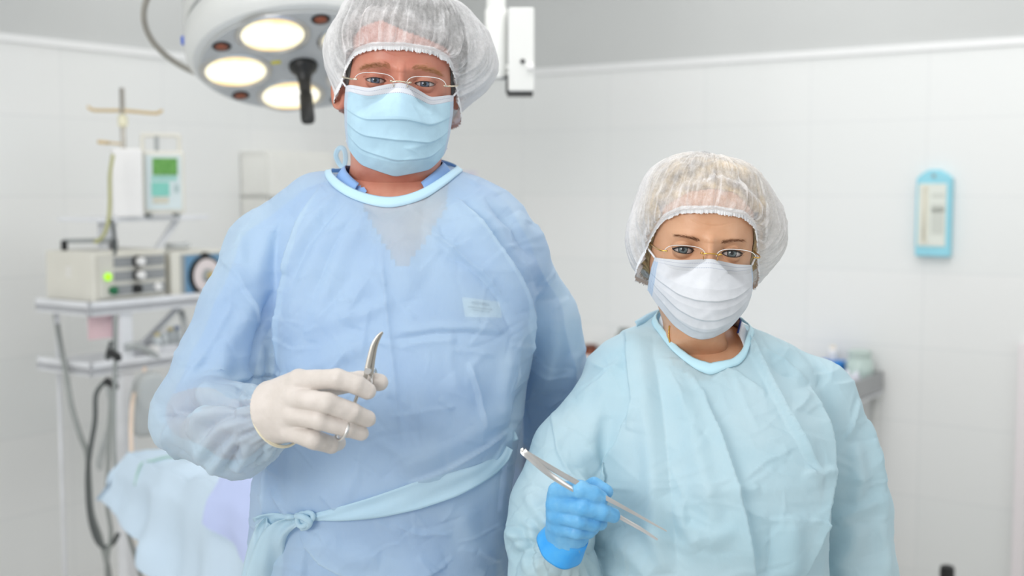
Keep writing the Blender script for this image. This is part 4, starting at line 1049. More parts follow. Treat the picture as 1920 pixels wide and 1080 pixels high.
def cap_mat(name, base=0.5, side=0.3):
    """sheer non-woven; u runs round the head, v from the elastic to the crown; the loose sides hang in several layers"""
    t = NT(name); co = t.coord()
    uv = t.n('ShaderNodeUVMap', uv_map='UVMap'); sep = t.n('ShaderNodeSeparateXYZ'); t.l(uv.outputs[0], sep.inputs[0])
    au = t.math('ABSOLUTE', t.math('SUBTRACT', sep.outputs['X'], 0.5))
    mr = t.n('ShaderNodeMapRange', interpolation_type='SMOOTHSTEP'); t.l(au, mr.inputs[0])
    for i, v in ((1, 0.12), (2, 0.23), (3, 0.0), (4, side)): mr.inputs[i].default_value = v
    web = t.noise(210, 5, 0.75, co); web2 = t.noise(40, 4, 0.6, co)
    streak = t.ramp(t.noise(1.0, 3, 0.6, uv.outputs[0], (95, 5, 1)), [(0.54, (0, 0, 0, 1)), (0.72, (1, 1, 1, 1))])
    a = t.math('ADD', t.math('MULTIPLY', web, 0.5), t.math('MULTIPLY', web2, 0.5))
    alpha = t.n('ShaderNodeMapRange'); t.l(a, alpha.inputs[0])
    for i, v in ((1, 0.36), (2, 0.64), (3, base - 0.20), (4, base + 0.16)): alpha.inputs[i].default_value = v
    lw = t.n('ShaderNodeLayerWeight'); lw.inputs[0].default_value = 0.35
    al = t.math('ADD', alpha.outputs[0], t.math('MULTIPLY', lw.outputs['Facing'], 0.30))
    al = t.math('ADD', al, t.math('MULTIPLY', streak, 0.30)); al = t.math('ADD', al, mr.outputs[0])
    al = t.math('MINIMUM', al, 0.98)
    nm = t.bump(t.math('ADD', t.math('ADD', web, t.math('MULTIPLY', web2, 1.5)), t.math('MULTIPLY', streak, 1.2)), 0.4, 0.0015)
    d = t.n('ShaderNodeBsdfDiffuse'); d.inputs['Color'].default_value = srgb(252, 252, 253); t.l(nm, d.inputs['Normal'])
    tl = t.n('ShaderNodeBsdfTranslucent'); tl.inputs['Color'].default_value = srgb(252, 252, 253)
    tr = t.n('ShaderNodeBsdfTransparent')
    m1 = t.n('ShaderNodeMixShader'); m1.inputs[0].default_value = 0.28; t.l(d.outputs[0], m1.inputs[1]); t.l(tl.outputs[0], m1.inputs[2])
    m2 = t.n('ShaderNodeMixShader'); t.l(al, m2.inputs[0]); t.l(tr.outputs[0], m2.inputs[1]); t.l(m1.outputs[0], m2.inputs[2])
    return t.done(m2.outputs[0])

def hair_mat(name, lo, hi, stretch=(30, 260, 30)):
    t = NT(name)
    n = t.noise(1.0, 4, 0.6, t.coord(), stretch); n2 = t.noise(16, 3)
    c = t.ramp(t.math('ADD', t.math('MULTIPLY', n, 0.65), t.math('MULTIPLY', n2, 0.35)), [(0.36, lo), (0.62, hi)])
    return t.done(t.bsdf(c, 0.45, 0.0, t.bump(n, 0.8, 0.003)))

def mask_mat(name, body, band, edge):
    """u runs across (-1..1 stored as 0..1), v from the top edge to the chin"""
    t = NT(name)
    uv = t.n('ShaderNodeUVMap', uv_map='UVMap'); sep = t.n('ShaderNodeSeparateXYZ'); t.l(uv.outputs[0], sep.inputs[0])
    u, v = sep.outputs['X'], sep.outputs['Y']
    au = t.math('ABSOLUTE', t.math('SUBTRACT', u, 0.5))
    inb = t.math('LESS_THAN', v, 0.105); ins = t.math('GREATER_THAN', au, 0.408)
    mott = t.noise(30, 4)
    bc = t.mix(t.ramp(mott, [(0.4, (0, 0, 0, 1)), (0.65, (1, 1, 1, 1))]), body, tuple(min(1, c * 1.10 + 0.02) for c in body[:3]) + (1,))
    col = t.mix(inb, t.mix(ins, bc, edge), band)
    def line(x, c0, w): return t.math('LESS_THAN', t.math('ABSOLUTE', t.math('SUBTRACT', x, c0)), w)
    du = t.math('GREATER_THAN', t.math('FRACT', t.math('MULTIPLY', u, 88.0)), 0.42)
    dv = t.math('GREATER_THAN', t.math('FRACT', t.math('MULTIPLY', v, 64.0)), 0.42)
    inner = t.math('LESS_THAN', au, 0.402)
    sth = t.math('MULTIPLY', t.math('MULTIPLY', t.math('ADD', line(v, 0.047, 0.0042), line(v, 0.102, 0.0042)), du), inner)
    sd = t.math('MULTIPLY', t.math('ADD', line(au, 0.422, 0.003), line(au, 0.450, 0.003)), dv)
    col = t.mix(t.math('MULTIPLY', sth, 0.5), col, srgb(110, 125, 165))
    col = t.mix(t.math('MULTIPLY', sd, 0.35), col, srgb(120, 150, 200))
    nm = t.bump(t.noise(240, 3), 0.25, 0.0006)
    d = t.n('ShaderNodeBsdfPrincipled'); t.l(col, d.inputs['Base Color']); t.set(d, Roughness=0.6); d.inputs['Specular IOR Level'].default_value = 0.2; t.l(nm, d.inputs['Normal'])
    tl = t.n('ShaderNodeBsdfTranslucent'); t.l(col, tl.inputs['Color'])
    m1 = t.n('ShaderNodeMixShader'); m1.inputs[0].default_value = 0.15; t.l(d.outputs[0], m1.inputs[1]); t.l(tl.outputs[0], m1.inputs[2])
    return t.done(m1.outputs[0])

def glove_mat(name, c0, c1, rough=0.5):
    t = NT(name)
    n1 = t.noise(38, 4)
    c = t.ramp(n1, [(0.35, c0), (0.7, c1)])
    nm = t.bump(t.noise(160, 4), 0.15, 0.0008)
    return t.done(t.bsdf(c, rough, 0.0, nm, Subsurface_Weight=0.03, Subsurface_Radius=(0.006, 0.004, 0.003), Subsurface_Scale=0.5, Specular_IOR_Level=0.35))

t = NT('lens_glass')
fr_ = t.n('ShaderNodeFresnel'); fr_.inputs[0].default_value = 1.22
gl = t.n('ShaderNodeBsdfGlossy'); gl.inputs['Roughness'].default_value = 0.02
tr = t.n('ShaderNodeBsdfTransparent'); tr.inputs['Color'].default_value = (0.98, 0.982, 0.98, 1)
mx = t.n('ShaderNodeMixShader'); t.l(fr_.outputs[0], mx.inputs[0]); t.l(tr.outputs[0], mx.inputs[1]); t.l(gl.outputs[0], mx.inputs[2])
M['lens'] = t.done(mx.outputs[0])
M['lens_edge_glint'] = simple('lens_edge_highlight', srgb(238, 240, 240), 0.25, var=0.02)  # white that stands in for the highlight on the lens edge
M['frame_silver'] = simple('pale_gold_frame', srgb(226, 214, 190), 0.22, 1.0, var=0.03)
M['mask_white'] = simple('mask_loop_white', srgb(240, 243, 247), 0.6, var=0.02)
M['elastic'] = simple('cap_elastic_white', srgb(244, 245, 247), 0.7, var=0.02)
M['lash'] = simple('dark_lashes', srgb(44, 34, 30), 0.6)
M['scrub_blue'] = simple('scrub_cotton_blue', srgb(142, 182, 234), 0.85, var=0.05, scale=30, bump=0.2)
M['scrub_navy'] = simple('scrub_navy_trim', srgb(20, 45, 120), 0.8)
M['trouser_blue'] = simple('trouser_cotton_blue', srgb(120, 155, 210), 0.85, scale=20)
M['shoe_white'] = simple('white_clog', srgb(232, 232, 230), 0.5)

# ------------------------------------------------------------------ head parts
def build_face(person, H, A, skin, hairm, browm, irism, name_prefix=''):
    A_ = A
    for s in (-1, 1):
        V, Fc = uvsphere((s * A['ex'], A['ey'] + 0.0120, A['ez']), 0.0120)
        # small corneal bulge
        c = np.array((s * A['ex'], A['ey'] + 0.0120, A['ez'])); d = V - c
        ang = np.hypot(d[:, 0] - s * A.get('gx', 0), d[:, 2] - A.get('gz', 0)); V[:, 1] -= 0.0007 * np.exp(-(ang / 0.0052) ** 4)
        # look towards the lens: turn the ball a little
        rot = np.array(Euler((A.get('gaze_x', 0), 0, A.get('gaze_z', 0))).to_matrix())
        me_loc = H.w(c)
        W = H.w(V)
        eo = mesh_obj('eyeball', V - c, Fc, irism, person)
        # keep the ball's own axes so that its pattern follows the gaze
        eo.location = Vector(me_loc - base_of(person))
        eo.data.transform(Matrix.Identity(4))
        b = base_of(person)
        eo.data.vertices.foreach_set('co', (V - c).astype(np.float32).ravel())
        eo.rotation_euler = (Matrix(H.R.tolist()) @ Matrix(rot.tolist())).to_euler()
        eo.data.update()
    rng = np.random.RandomState(A['seed'])
    # eyebrows
    for s in (-1, 1):
        st, dr, ln = [], [], []
        for _ in range(A['brow_n']):
            u = rng.rand() ** 0.9; x = s * (A['brow_x0'] + (A['brow_x1'] - A['brow_x0']) * u)
            zc = A['brow_z'] + A['brow_arch'] * (1 - (2 * u - 0.9) ** 2) - A['brow_drop'] * u
            z = zc + rng.normal(0, 1) * A['brow_w'] * (1 - 0.65 * u)
            st.append((x, 0, z)); dr.append((s * (0.75 + 0.3 * u), -0.30, 0.45 * (1 - 1.7 * u) + rng.normal(0, 0.18))); ln.append(A['brow_l'] * rng.uniform(0.6, 1.1))
        st = np.array(st)
        for q in st:
            hit = H.bvh.ray_cast(Vector((q[0], -0.3, q[2])), Vector((0, 1, 0)))[0]
            q[1] = (hit.y if hit else 0) + 0.0002
        V, Fc = hair_strands(st, dr, ln, A['brow_r'])
        mesh_obj('eyebrow', H.w(V), Fc, browm, person)
    # lashes along the upper lid and a thinner row below
    st, dr, ln = [], [], []
    for s in (-1, 1):
        for low in (0, 1):
            for uu in np.linspace(-0.85, 0.98, A['lash_n'] if not low else A['lash_n'] // 2):
                up = A['lu'] * max(0, 1 - abs(uu + 0.08) ** 2.3) + 0.0006 * uu
                lo = -A['ll'] * max(0, 1 - abs(uu - 0.05) ** 2.4) + 0.0006 * uu
                x = s * (A['ex'] + uu * A['ew']); z = A['ez'] + (lo if low else up)
                d2 = (uu * A['ew']) ** 2 + (z - A['ez']) ** 2
                y = A['ey'] + 0.012 - math.sqrt(max(0.0139 ** 2 - d2, 1e-6))
                st.append((x, y + 0.0002, z + (-0.0001 if low else 0.0002))); dr.append((s * (0.25 + 0.5 * uu), -0.8, -0.5 if low else 0.55)); ln.append((A['lash_l'] * (0.5 if low else 1)) * rng.uniform(0.8, 1.1))
    V, Fc = hair_strands(st, dr, ln, A['lash_r'], droop=-0.15)
    # lid rims
    for s in (-1, 1):
        for low in (0, 1):
            P = []
            for uu in np.linspace(-0.97, 0.97, 30):
                up = A['lu'] * max(0, 1 - abs(uu + 0.08) ** 2.3) + 0.0006 * uu
                lo = -A['ll'] * max(0, 1 - abs(uu - 0.05) ** 2.4) + 0.0006 * uu
                z = A['ez'] + (lo - 0.0002 if low else up + 0.0002)
                d2 = (uu * A['ew']) ** 2 + (z - A['ez']) ** 2
                P.append((s * (A['ex'] + uu * A['ew']), A['ey'] + 0.012 - math.sqrt(max(0.0135 ** 2 - d2, 1e-6)), z))
            V2, F2 = tube_mesh(P, A['liner'] * (0.55 if low else 1.0), 6)
            Fc += [[i + len(V) for i in f] for f in F2]; V = np.vstack([V, V2])
    mesh_obj('eyelashes', H.w(V), Fc, M['lash'], person)

def build_hair(person, H, A, mat):
    """a shell of hair over the scalp, thickest on top"""
    hv, hf = A['_head']
    V = hv.copy(); N = vnormals(V, hf)
    front = np.interp(V[:, 0], A['hl_x'], A['hl_z'])
    side = np.interp(V[:, 1], [-0.02, 0.02, 0.05, 0.075, 0.10, 0.2], [0.06, 0.045, -0.01, -0.035, -0.055, -0.075])
    lim = np.where(V[:, 1] < 0.03, front, np.minimum(front, side))
    d = V[:, 2] - lim
    tha = np.degrees(np.abs(np.arctan2(V[:, 0], -(V[:, 1] - 0.085))))
    bandz = np.interp(tha, A['cap']['bt'], A['cap']['bz'])
    ab = V[:, 2] - bandz
    keep = (d > -0.0005) & (ab > np.where(np.abs(V[:, 1] - 0.05) < 0.03, -A.get('sideburn', 0.0), 0.0))
    th = (A['hair_t'] * sstep(0, 0.03, d) + A.get('hair_s', 0) * sstep(0.06, 0.10, V[:, 1]) * sstep(0.08, 0.0, V[:, 2])) * sstep(0.004, 0.035, ab)
    nz = vnoise(V * np.array([1, 0.35, 1]), 130, 3) * 0.0022 + vnoise(V * np.array([1, 0.3, 1]), 420, 4) * 0.0009
    V = V + N * (0.0008 + th + nz * sstep(0, 0.012, d) * sstep(0.0, 0.02, ab))[:, None]
    V2, F2, _ = compact(V, hf, keep)
    H.hair = BVHTree.FromPolygons(V2.tolist(), F2.tolist())
    return mesh_obj('hair', H.w(V2), F2, mat, person)

def build_cap(person, H, A, mat):
    c = A['cap']
    nth, nv = 420, 90
    th = np.linspace(-PI, PI, nth, endpoint=False); ad = np.degrees(np.abs(th))
    right = th > 0
    bz = np.interp(ad, c['bt'], c['bz']) - np.where(right, c.get('bzr', 0), c.get('bzl', 0)) * np.exp(-((ad - 95) / 26) ** 2)
    # band on the head: cast towards the head axis
    B = []
    for k, t_ in enumerate(th):
        d = Vector((math.sin(t_), -math.cos(t_), 0)); o = Vector((0, 0.085, bz[k]))
        hit = H.bvh.ray_cast(o + d * 0.3, -d)[0]
        r = (hit - o).length + 0.003 + c['ear_out'] * math.exp(-((ad[k] - 92) / 22) ** 2)
        B.append(o + d * r)
    B = np.array(B)
    rx = np.where(right, c['rxr'], c['rxl'])
    pe = np.radians(np.interp(ad, [0, 40, 90, 140, 180], c['pe'])); pe = np.where(right & (ad > 30) & (ad < 150), pe - math.radians(c.get('sag', 0)) * np.sin(np.radians((ad - 30) * 1.5)), pe)
    V = []; Vv = []
    seed = A['seed']
    gat = vnoise(np.stack([th * 14, th * 0, th * 0], 1), 1.0, seed)
    for j in range(nv + 1):
        v = j / nv
        ph = pe + (PI / 2 - pe) * v ** 0.85
        E = np.stack([c['cx'] + rx * np.sin(th) * np.cos(ph), c['cy'] - np.where(ad < 90, c['ryf'], c['ryb']) * np.cos(th) * np.cos(ph), c['cz'] + np.where(ph > 0, c['rz'], c['rzl']) * np.sin(ph)], 1)
        w = sstep(0.0, c['bl'], v)
        P = B * (1 - w) + E * w
        out = nrm_rows(P - np.array([0, 0.085, 0.03]))
        pl = np.sin(th * 46 + 3 * gat) * 0.0016 * math.exp(-v / 0.16) * min(1, v / 0.02)
        q = np.stack([th * 3.2 * math.cos(v * 1.2), np.full(nth, v * 2.0), th * 0], 1)
        q2 = np.stack([np.sin(th) * 5, np.cos(th) * 5, np.full(nth, v * 1.6)], 1)
        fold = -np.abs(vnoise(q2 * 1.7, 1.0, seed + 1)) * 0.010 - np.abs(vnoise(q2 * 4.1, 1.0, seed + 2)) * 0.005
        fold2 = np.abs(vnoise(q2 * 10.3 * np.array([1, 1, 0.5]), 1.0, seed + 5)) * -0.0035
        q3 = np.stack([th * 9, np.full(nth, v * 3.5), th * 0], 1)
        fold3 = (np.abs(vnoise(q3 + 0.7 * q2, 1.0, seed + 6)) ** 0.6 - 0.5) * 0.0045 + (np.abs(vnoise(q3 * 2.3 + q2, 1.0, seed + 7)) ** 0.6 - 0.5) * 0.0022
        amp = min(1, v / 0.10) * (1 - 0.5 * v)
        V.append(P + out * (pl + (fold + fold2 + fold3) * amp)[:, None]); 
    V = np.array(V).reshape(-1, 3)
    # never inside the head or the hair
    Fc = []
    b = np.arange(nth); nx = np.roll(b, -1)
    for j in range(nv):
        Fc.append(np.stack([j * nth + b, j * nth + nx, (j + 1) * nth + nx, (j + 1) * nth + b], 1))
    Fc = np.vstack(Fc)
    ctr = Vector((0, 0.09, 0.03)); need = np.zeros(len(V)); dirs = np.zeros_like(V)
    for i in range(nth, len(V)):
        d = Vector(V[i]) - ctr; L = d.length; d.normalize(); dirs[i] = d
        lim = 0
        for tree, gap in ((H.bvh, 0.0025), (H.hair, 0.0025)):
            hit = tree.ray_cast(ctr + d * 0.4, -d)[0]
            if hit is not None: lim = max(lim, (hit - ctr).length + gap)
        need[i] = max(0, lim - L)
    G = need.reshape(nv + 1, nth)
    for ax in (0, 1):
        G = np.max([np.roll(G, k, ax) if ax else np.pad(G, ((4, 4), (0, 0)), mode='edge')[4 + k:4 + k + nv + 1] for k in range(-3, 4)], 0)
    for _ in range(3):
        G = sum(np.roll(G, k, 1) for k in range(-3, 4)) / 7
        Gp = np.pad(G, ((3, 3), (0, 0)), mode='edge'); G = sum(Gp[3 + k:3 + k + nv + 1] for k in range(-3, 4)) / 7
    G *= np.minimum(1, np.arange(nv + 1) / 6.0)[:, None]
    V = V + dirs * G.reshape(-1)[:, None]
    uvc = np.stack([np.tile((np.abs(th) / (2 * PI)) * np.sign(th) + 0.5, nv + 1), np.repeat(np.linspace(0, 1, nv + 1), nth)], 1)
    co = mesh_obj('bouffant_cap', H.w(V), Fc, mat, person, uv=uvc)
    # ruffled elastic edge
    rows = []
    outd = nrm_rows(B - np.array([0, 0.085, 0.06]))
    n2 = nth * 3; th2 = np.linspace(-PI, PI, n2, endpoint=False)
    Bi = np.stack([np.interp(th2, np.r_[th, PI], np.r_[B[:, d], B[0, d]]) for d in range(3)], 1)
    od = nrm_rows(Bi - np.array([0, 0.085, 0.075]))
    rag = vnoise(np.stack([th2 * 60, th2 * 0, th2 * 0], 1), 1.0, seed + 9)
    for j, (dz, do, ra) in enumerate(((0.0062, 0.0022, 0.0002), (0.0042, 0.0032, 0.0005), (0.0022, 0.0028, 0.0003), (0.0005, 0.0034, 0.0007), (-0.0016, 0.0030, 0.0012), (-0.0036, 0.0026, 0.0018))):
        rr = np.sin(th2 * 130 + 7 * rag) * ra * (0.7 + 0.6 * rag)
        rows.append(Bi + np.array([0, 0, 1.0]) * (dz + (rag * 0.0010 + np.sin(th2 * 65 + 9 * rag) * 0.0007) * (1 if j > 3 else 0.15))[:, None] + od * (do + rr)[:, None])
    W = np.array([r for r in rows]).reshape(-1, 3); F2 = []
    b = np.arange(n2); nx = np.roll(b, -1)
    for j in range(len(rows) - 1): F2.append(np.stack([(j + 1) * n2 + b, (j + 1) * n2 + nx, j * n2 + nx, j * n2 + b], 1))
    mesh_obj('elastic_band', H.w(W), np.vstack(F2), M['elastic'], co)
    return co

def nrm_rows(P):
    return P / (np.linalg.norm(P, axis=-1, keepdims=True) + 1e-12)

def build_mask(person, H, A, mat):
    m = A['mask']; ns, nt = 130, 150
    S = np.linspace(-1, 1, ns); T = np.linspace(0, 1, nt)
    s, t = np.meshgrid(S, T)                       # nt x ns
    ztop = np.interp(s, m['top_s'], m['top_z']); zbot = np.interp(s, m['bot_s'], m['bot_z'])
    k = np.ones(7) / 7
    for arr in (ztop, zbot):
        for r in range(nt): arr[r] = np.convolve(np.pad(arr[r], 3, mode='edge'), k, 'valid')
    z = ztop + (zbot - ztop) * t
    wx = np.interp(t, m['w_t'], m['w']); x = wx * np.sin(s * PI / 2 * 0.92) / math.sin(PI / 2 * 0.92)
    yc = np.interp(t, m['c_t'], m['c_y']); ys = np.interp(t, [0, 1], m['side_y'])
    p = np.interp(t, [0, 0.25, 0.6, 1], [1.25, 1.45, 1.9, 2.1])
    y = yc + (ys - yc) * np.abs(s) ** p
    # pleats: each fold overlaps the one below
    dy = np.zeros_like(y)
    for (t0, bow, amp, w) in m['pleats']:
        tt = t - (t0 + bow * (1 - s ** 2) + 0.012 * np.sin(s * 3 + t0 * 9))
        dy -= amp * np.where(tt < 0, np.exp(tt / w), np.exp(-(tt / 0.012) ** 2)) * (1 - 0.5 * np.abs(s) ** 4)
    q = np.stack([x.ravel(), y.ravel() * 0, z.ravel()], 1)
    dy += (vnoise(q, 45, A['seed'] + 3) * 0.0016).reshape(y.shape) * (1 - s ** 6)
    dy += crumple(np.stack([x.ravel(), z.ravel()], 1), A['seed'] + 4, 26, (-0.07, 0.07, -0.12, -0.01), 0.015, 0.05, -0.0012, 0.004).reshape(y.shape)
    y = y + dy
    V = np.stack([x, y, z], -1).reshape(-1, 3)
    for v in V:
        hit = H.bvh.ray_cast(Vector((v[0], -0.3, v[2])), Vector((0, 1, 0)))[0]
        if hit is not None and v[1] > hit.y - 0.0025: v[1] = hit.y - 0.0025
    Fc = []
    b = np.arange(ns - 1)
    for j in range(nt - 1): Fc.append(np.stack([j * ns + b, (j + 1) * ns + b, (j + 1) * ns + b + 1, j * ns + b + 1], 1))
    uv = np.stack([(s.ravel() + 1) / 2, t.ravel()], 1)
    o = mesh_obj('face_mask', H.w(V), np.vstack(Fc), mat, person, uv=uv)
    md = o.modifiers.new('thickness', 'SOLIDIFY'); md.thickness = 0.0009; md.offset = -1
    G = V.reshape(nt, ns, 3)
    for sd, col in ((-1, 0), (1, ns - 1)):
        a = G[1, col]; b_ = G[-2, col]
        ear = np.array([sd * (A['earx'] + 0.006), 0.098, 0.012]); low = np.array([sd * (A['earx'] - 0.016), 0.104, -0.034])
        pth = spline([a, (a + ear) / 2 + np.array([sd * 0.006, 0, 0.002]), ear, (ear + low) / 2 + np.array([0, 0.012, 0]), low, (low + b_) / 2 + np.array([sd * -0.006, 0, 0.0]), b_], 48)
        Vt, Ft = tube_mesh(pth, 0.0013, 8)
        mesh_obj('ear_loop', H.w(Vt), Ft, M['mask_white'], o)
    return o

def build_glasses(person, H, A, metal):
    g = A['glasses']; y0 = g['y']
    root = None
    def outline(s, n=56, grow=0.0):
        P = []
        for k in range(n):
            a = 2 * PI * k / n; ca, sa = math.cos(a), math.sin(a)
            e = 0.45 if sa > 0 else 0.62
            px = (g['w'] / 2 + grow) * math.copysign(abs(ca) ** e, ca); pz = (g['h'] / 2 + grow) * math.copysign(abs(sa) ** (e + 0.15), sa)
            pz += 0.0022 * (1 - (px / (g['w'] / 2)) ** 2) * (1 if sa > 0 else -0.6)
            x = s * (g['cx'] + px); P.append((x, y0 + 0.10 * max(0, abs(x) - 0.01) ** 1.5 * 4, g['cz'] + pz))
        return np.array(P)
    # bridge is the frame's own mesh; everything else hangs on it
    inL = np.array([-(g['cx'] - g['w'] / 2 + 0.003), y0 - 0.001, g['cz'] + 0.0075]); inR = inL * np.array([-1, 1, 1])
    mb = MB(); mb.tube(spline([inL, inL * np.array([0.5, 1, 1]) + np.array([0, -0.0015, 0.0012]), inR * np.array([0.5, 1, 1]) + np.array([0, -0.0015, 0.0012]), inR], 24), 0.0009, 8)
    for p in (inL, inR):
        V, Fc = uvsphere(p, 0.0013, 10, 8); mb.add(V, Fc)
        mb.tube([p + np.array([0, 0, 0.0008]), p + np.array([np.sign(-p[0]) * -0.004, 0, 0.0010])], 0.0012, 8)
    root = mesh_obj('glasses', H.w(np.vstack(mb.V)), mb.F, metal, person)
    for s in (-1, 1):
        P = outline(s); n = len(P); c = P.mean(0)
        V = np.vstack([P, P + np.array([0, 0.0018, 0]), [c + np.array([0, -0.0006, 0])], [c + np.array([0, 0.0012, 0])]])
        Fc = []
        for k in range(n):
            l = (k + 1) % n
            Fc += [[k, l, n + l, n + k], [2 * n, l, k], [2 * n + 1, n + k, n + l]]
        mesh_obj('lens', H.w(V), Fc, M['lens'], root, angle=40)
        top = P[[k for k in range(n) if P[k, 2] > g['cz'] + g['h'] * 0.16]]
        top = top[np.argsort(top[:, 0])]
        Vt, Ft = tube_mesh(spline(top + np.array([0, 0.0009, 0.0002]), 60), 0.00048, 6)
        mesh_obj('rim', H.w(Vt), Ft, M['lens_edge_glint'], root)  # thin white tube drawn as the highlight along the upper lens edge
        ox = g['cx'] + g['w'] / 2
        e0 = np.array([s * (ox - 0.004), y0 + 0.004, g['cz'] + 0.0075]); e1 = np.array([s * (ox + 0.004), y0 + 0.009, g['cz'] + 0.0075])
        hinge = np.array([s * max(A['earx'] - 0.0005, ox + 0.008), y0 + 0.030, g['cz'] + 0.009])
        ear = np.array([s * (A['earx'] + 0.004), 0.085, g['cz'] + 0.012]); tip = np.array([s * (A['earx'] + 0.003), 0.112, g['cz'] - 0.022])
        Vt, Ft = tube_mesh(spline([e0, e1, hinge, (hinge + ear) / 2, ear, tip], 40), 0.0010, 8)
        mesh_obj('temple', H.w(Vt), Ft, metal, root)
        # nose pad on its wire
        pad = np.array([s * 0.0095, y0 + 0.006, g['cz'] - 0.004])
        mb = MB(); mb.tube(spline([np.array([s * (g['cx'] - g['w'] / 2 + 0.003), y0 + 0.001, g['cz'] + 0.005]), np.array([s * 0.0085, y0 + 0.001, g['cz'] + 0.002]), pad], 14), 0.0005, 6)
        V, Fc = uvsphere((0, 0, 0), 1, 14, 10); V = V * np.array([0.0016, 0.0022, 0.0042]); V = V @ np.array(Euler((0.2, s * 0.35, 0)).to_matrix()).T + pad
        mb.add(V, Fc)
        mesh_obj('nose_pad', H.w(np.vstack(mb.V)), mb.F, metal, root)
    return root
# ------------------------------------------------------------------ dressed figures
def rows_px(rows, Y):
    """rows of (py, centre px, half width px, yfront, yback) -> z, xc, a, yf, yb"""
    out = []
    for py, pc, hw, yf, yb in rows:
        a = at(pc, py, Y); b = at(pc + hw, py, Y)
        out.append((a[2], a[0], b[0] - a[0], yf, yb))
    return out

def limb_px(pts):
    return [(at(px, py, Y), r) for px, py, Y, r in pts]

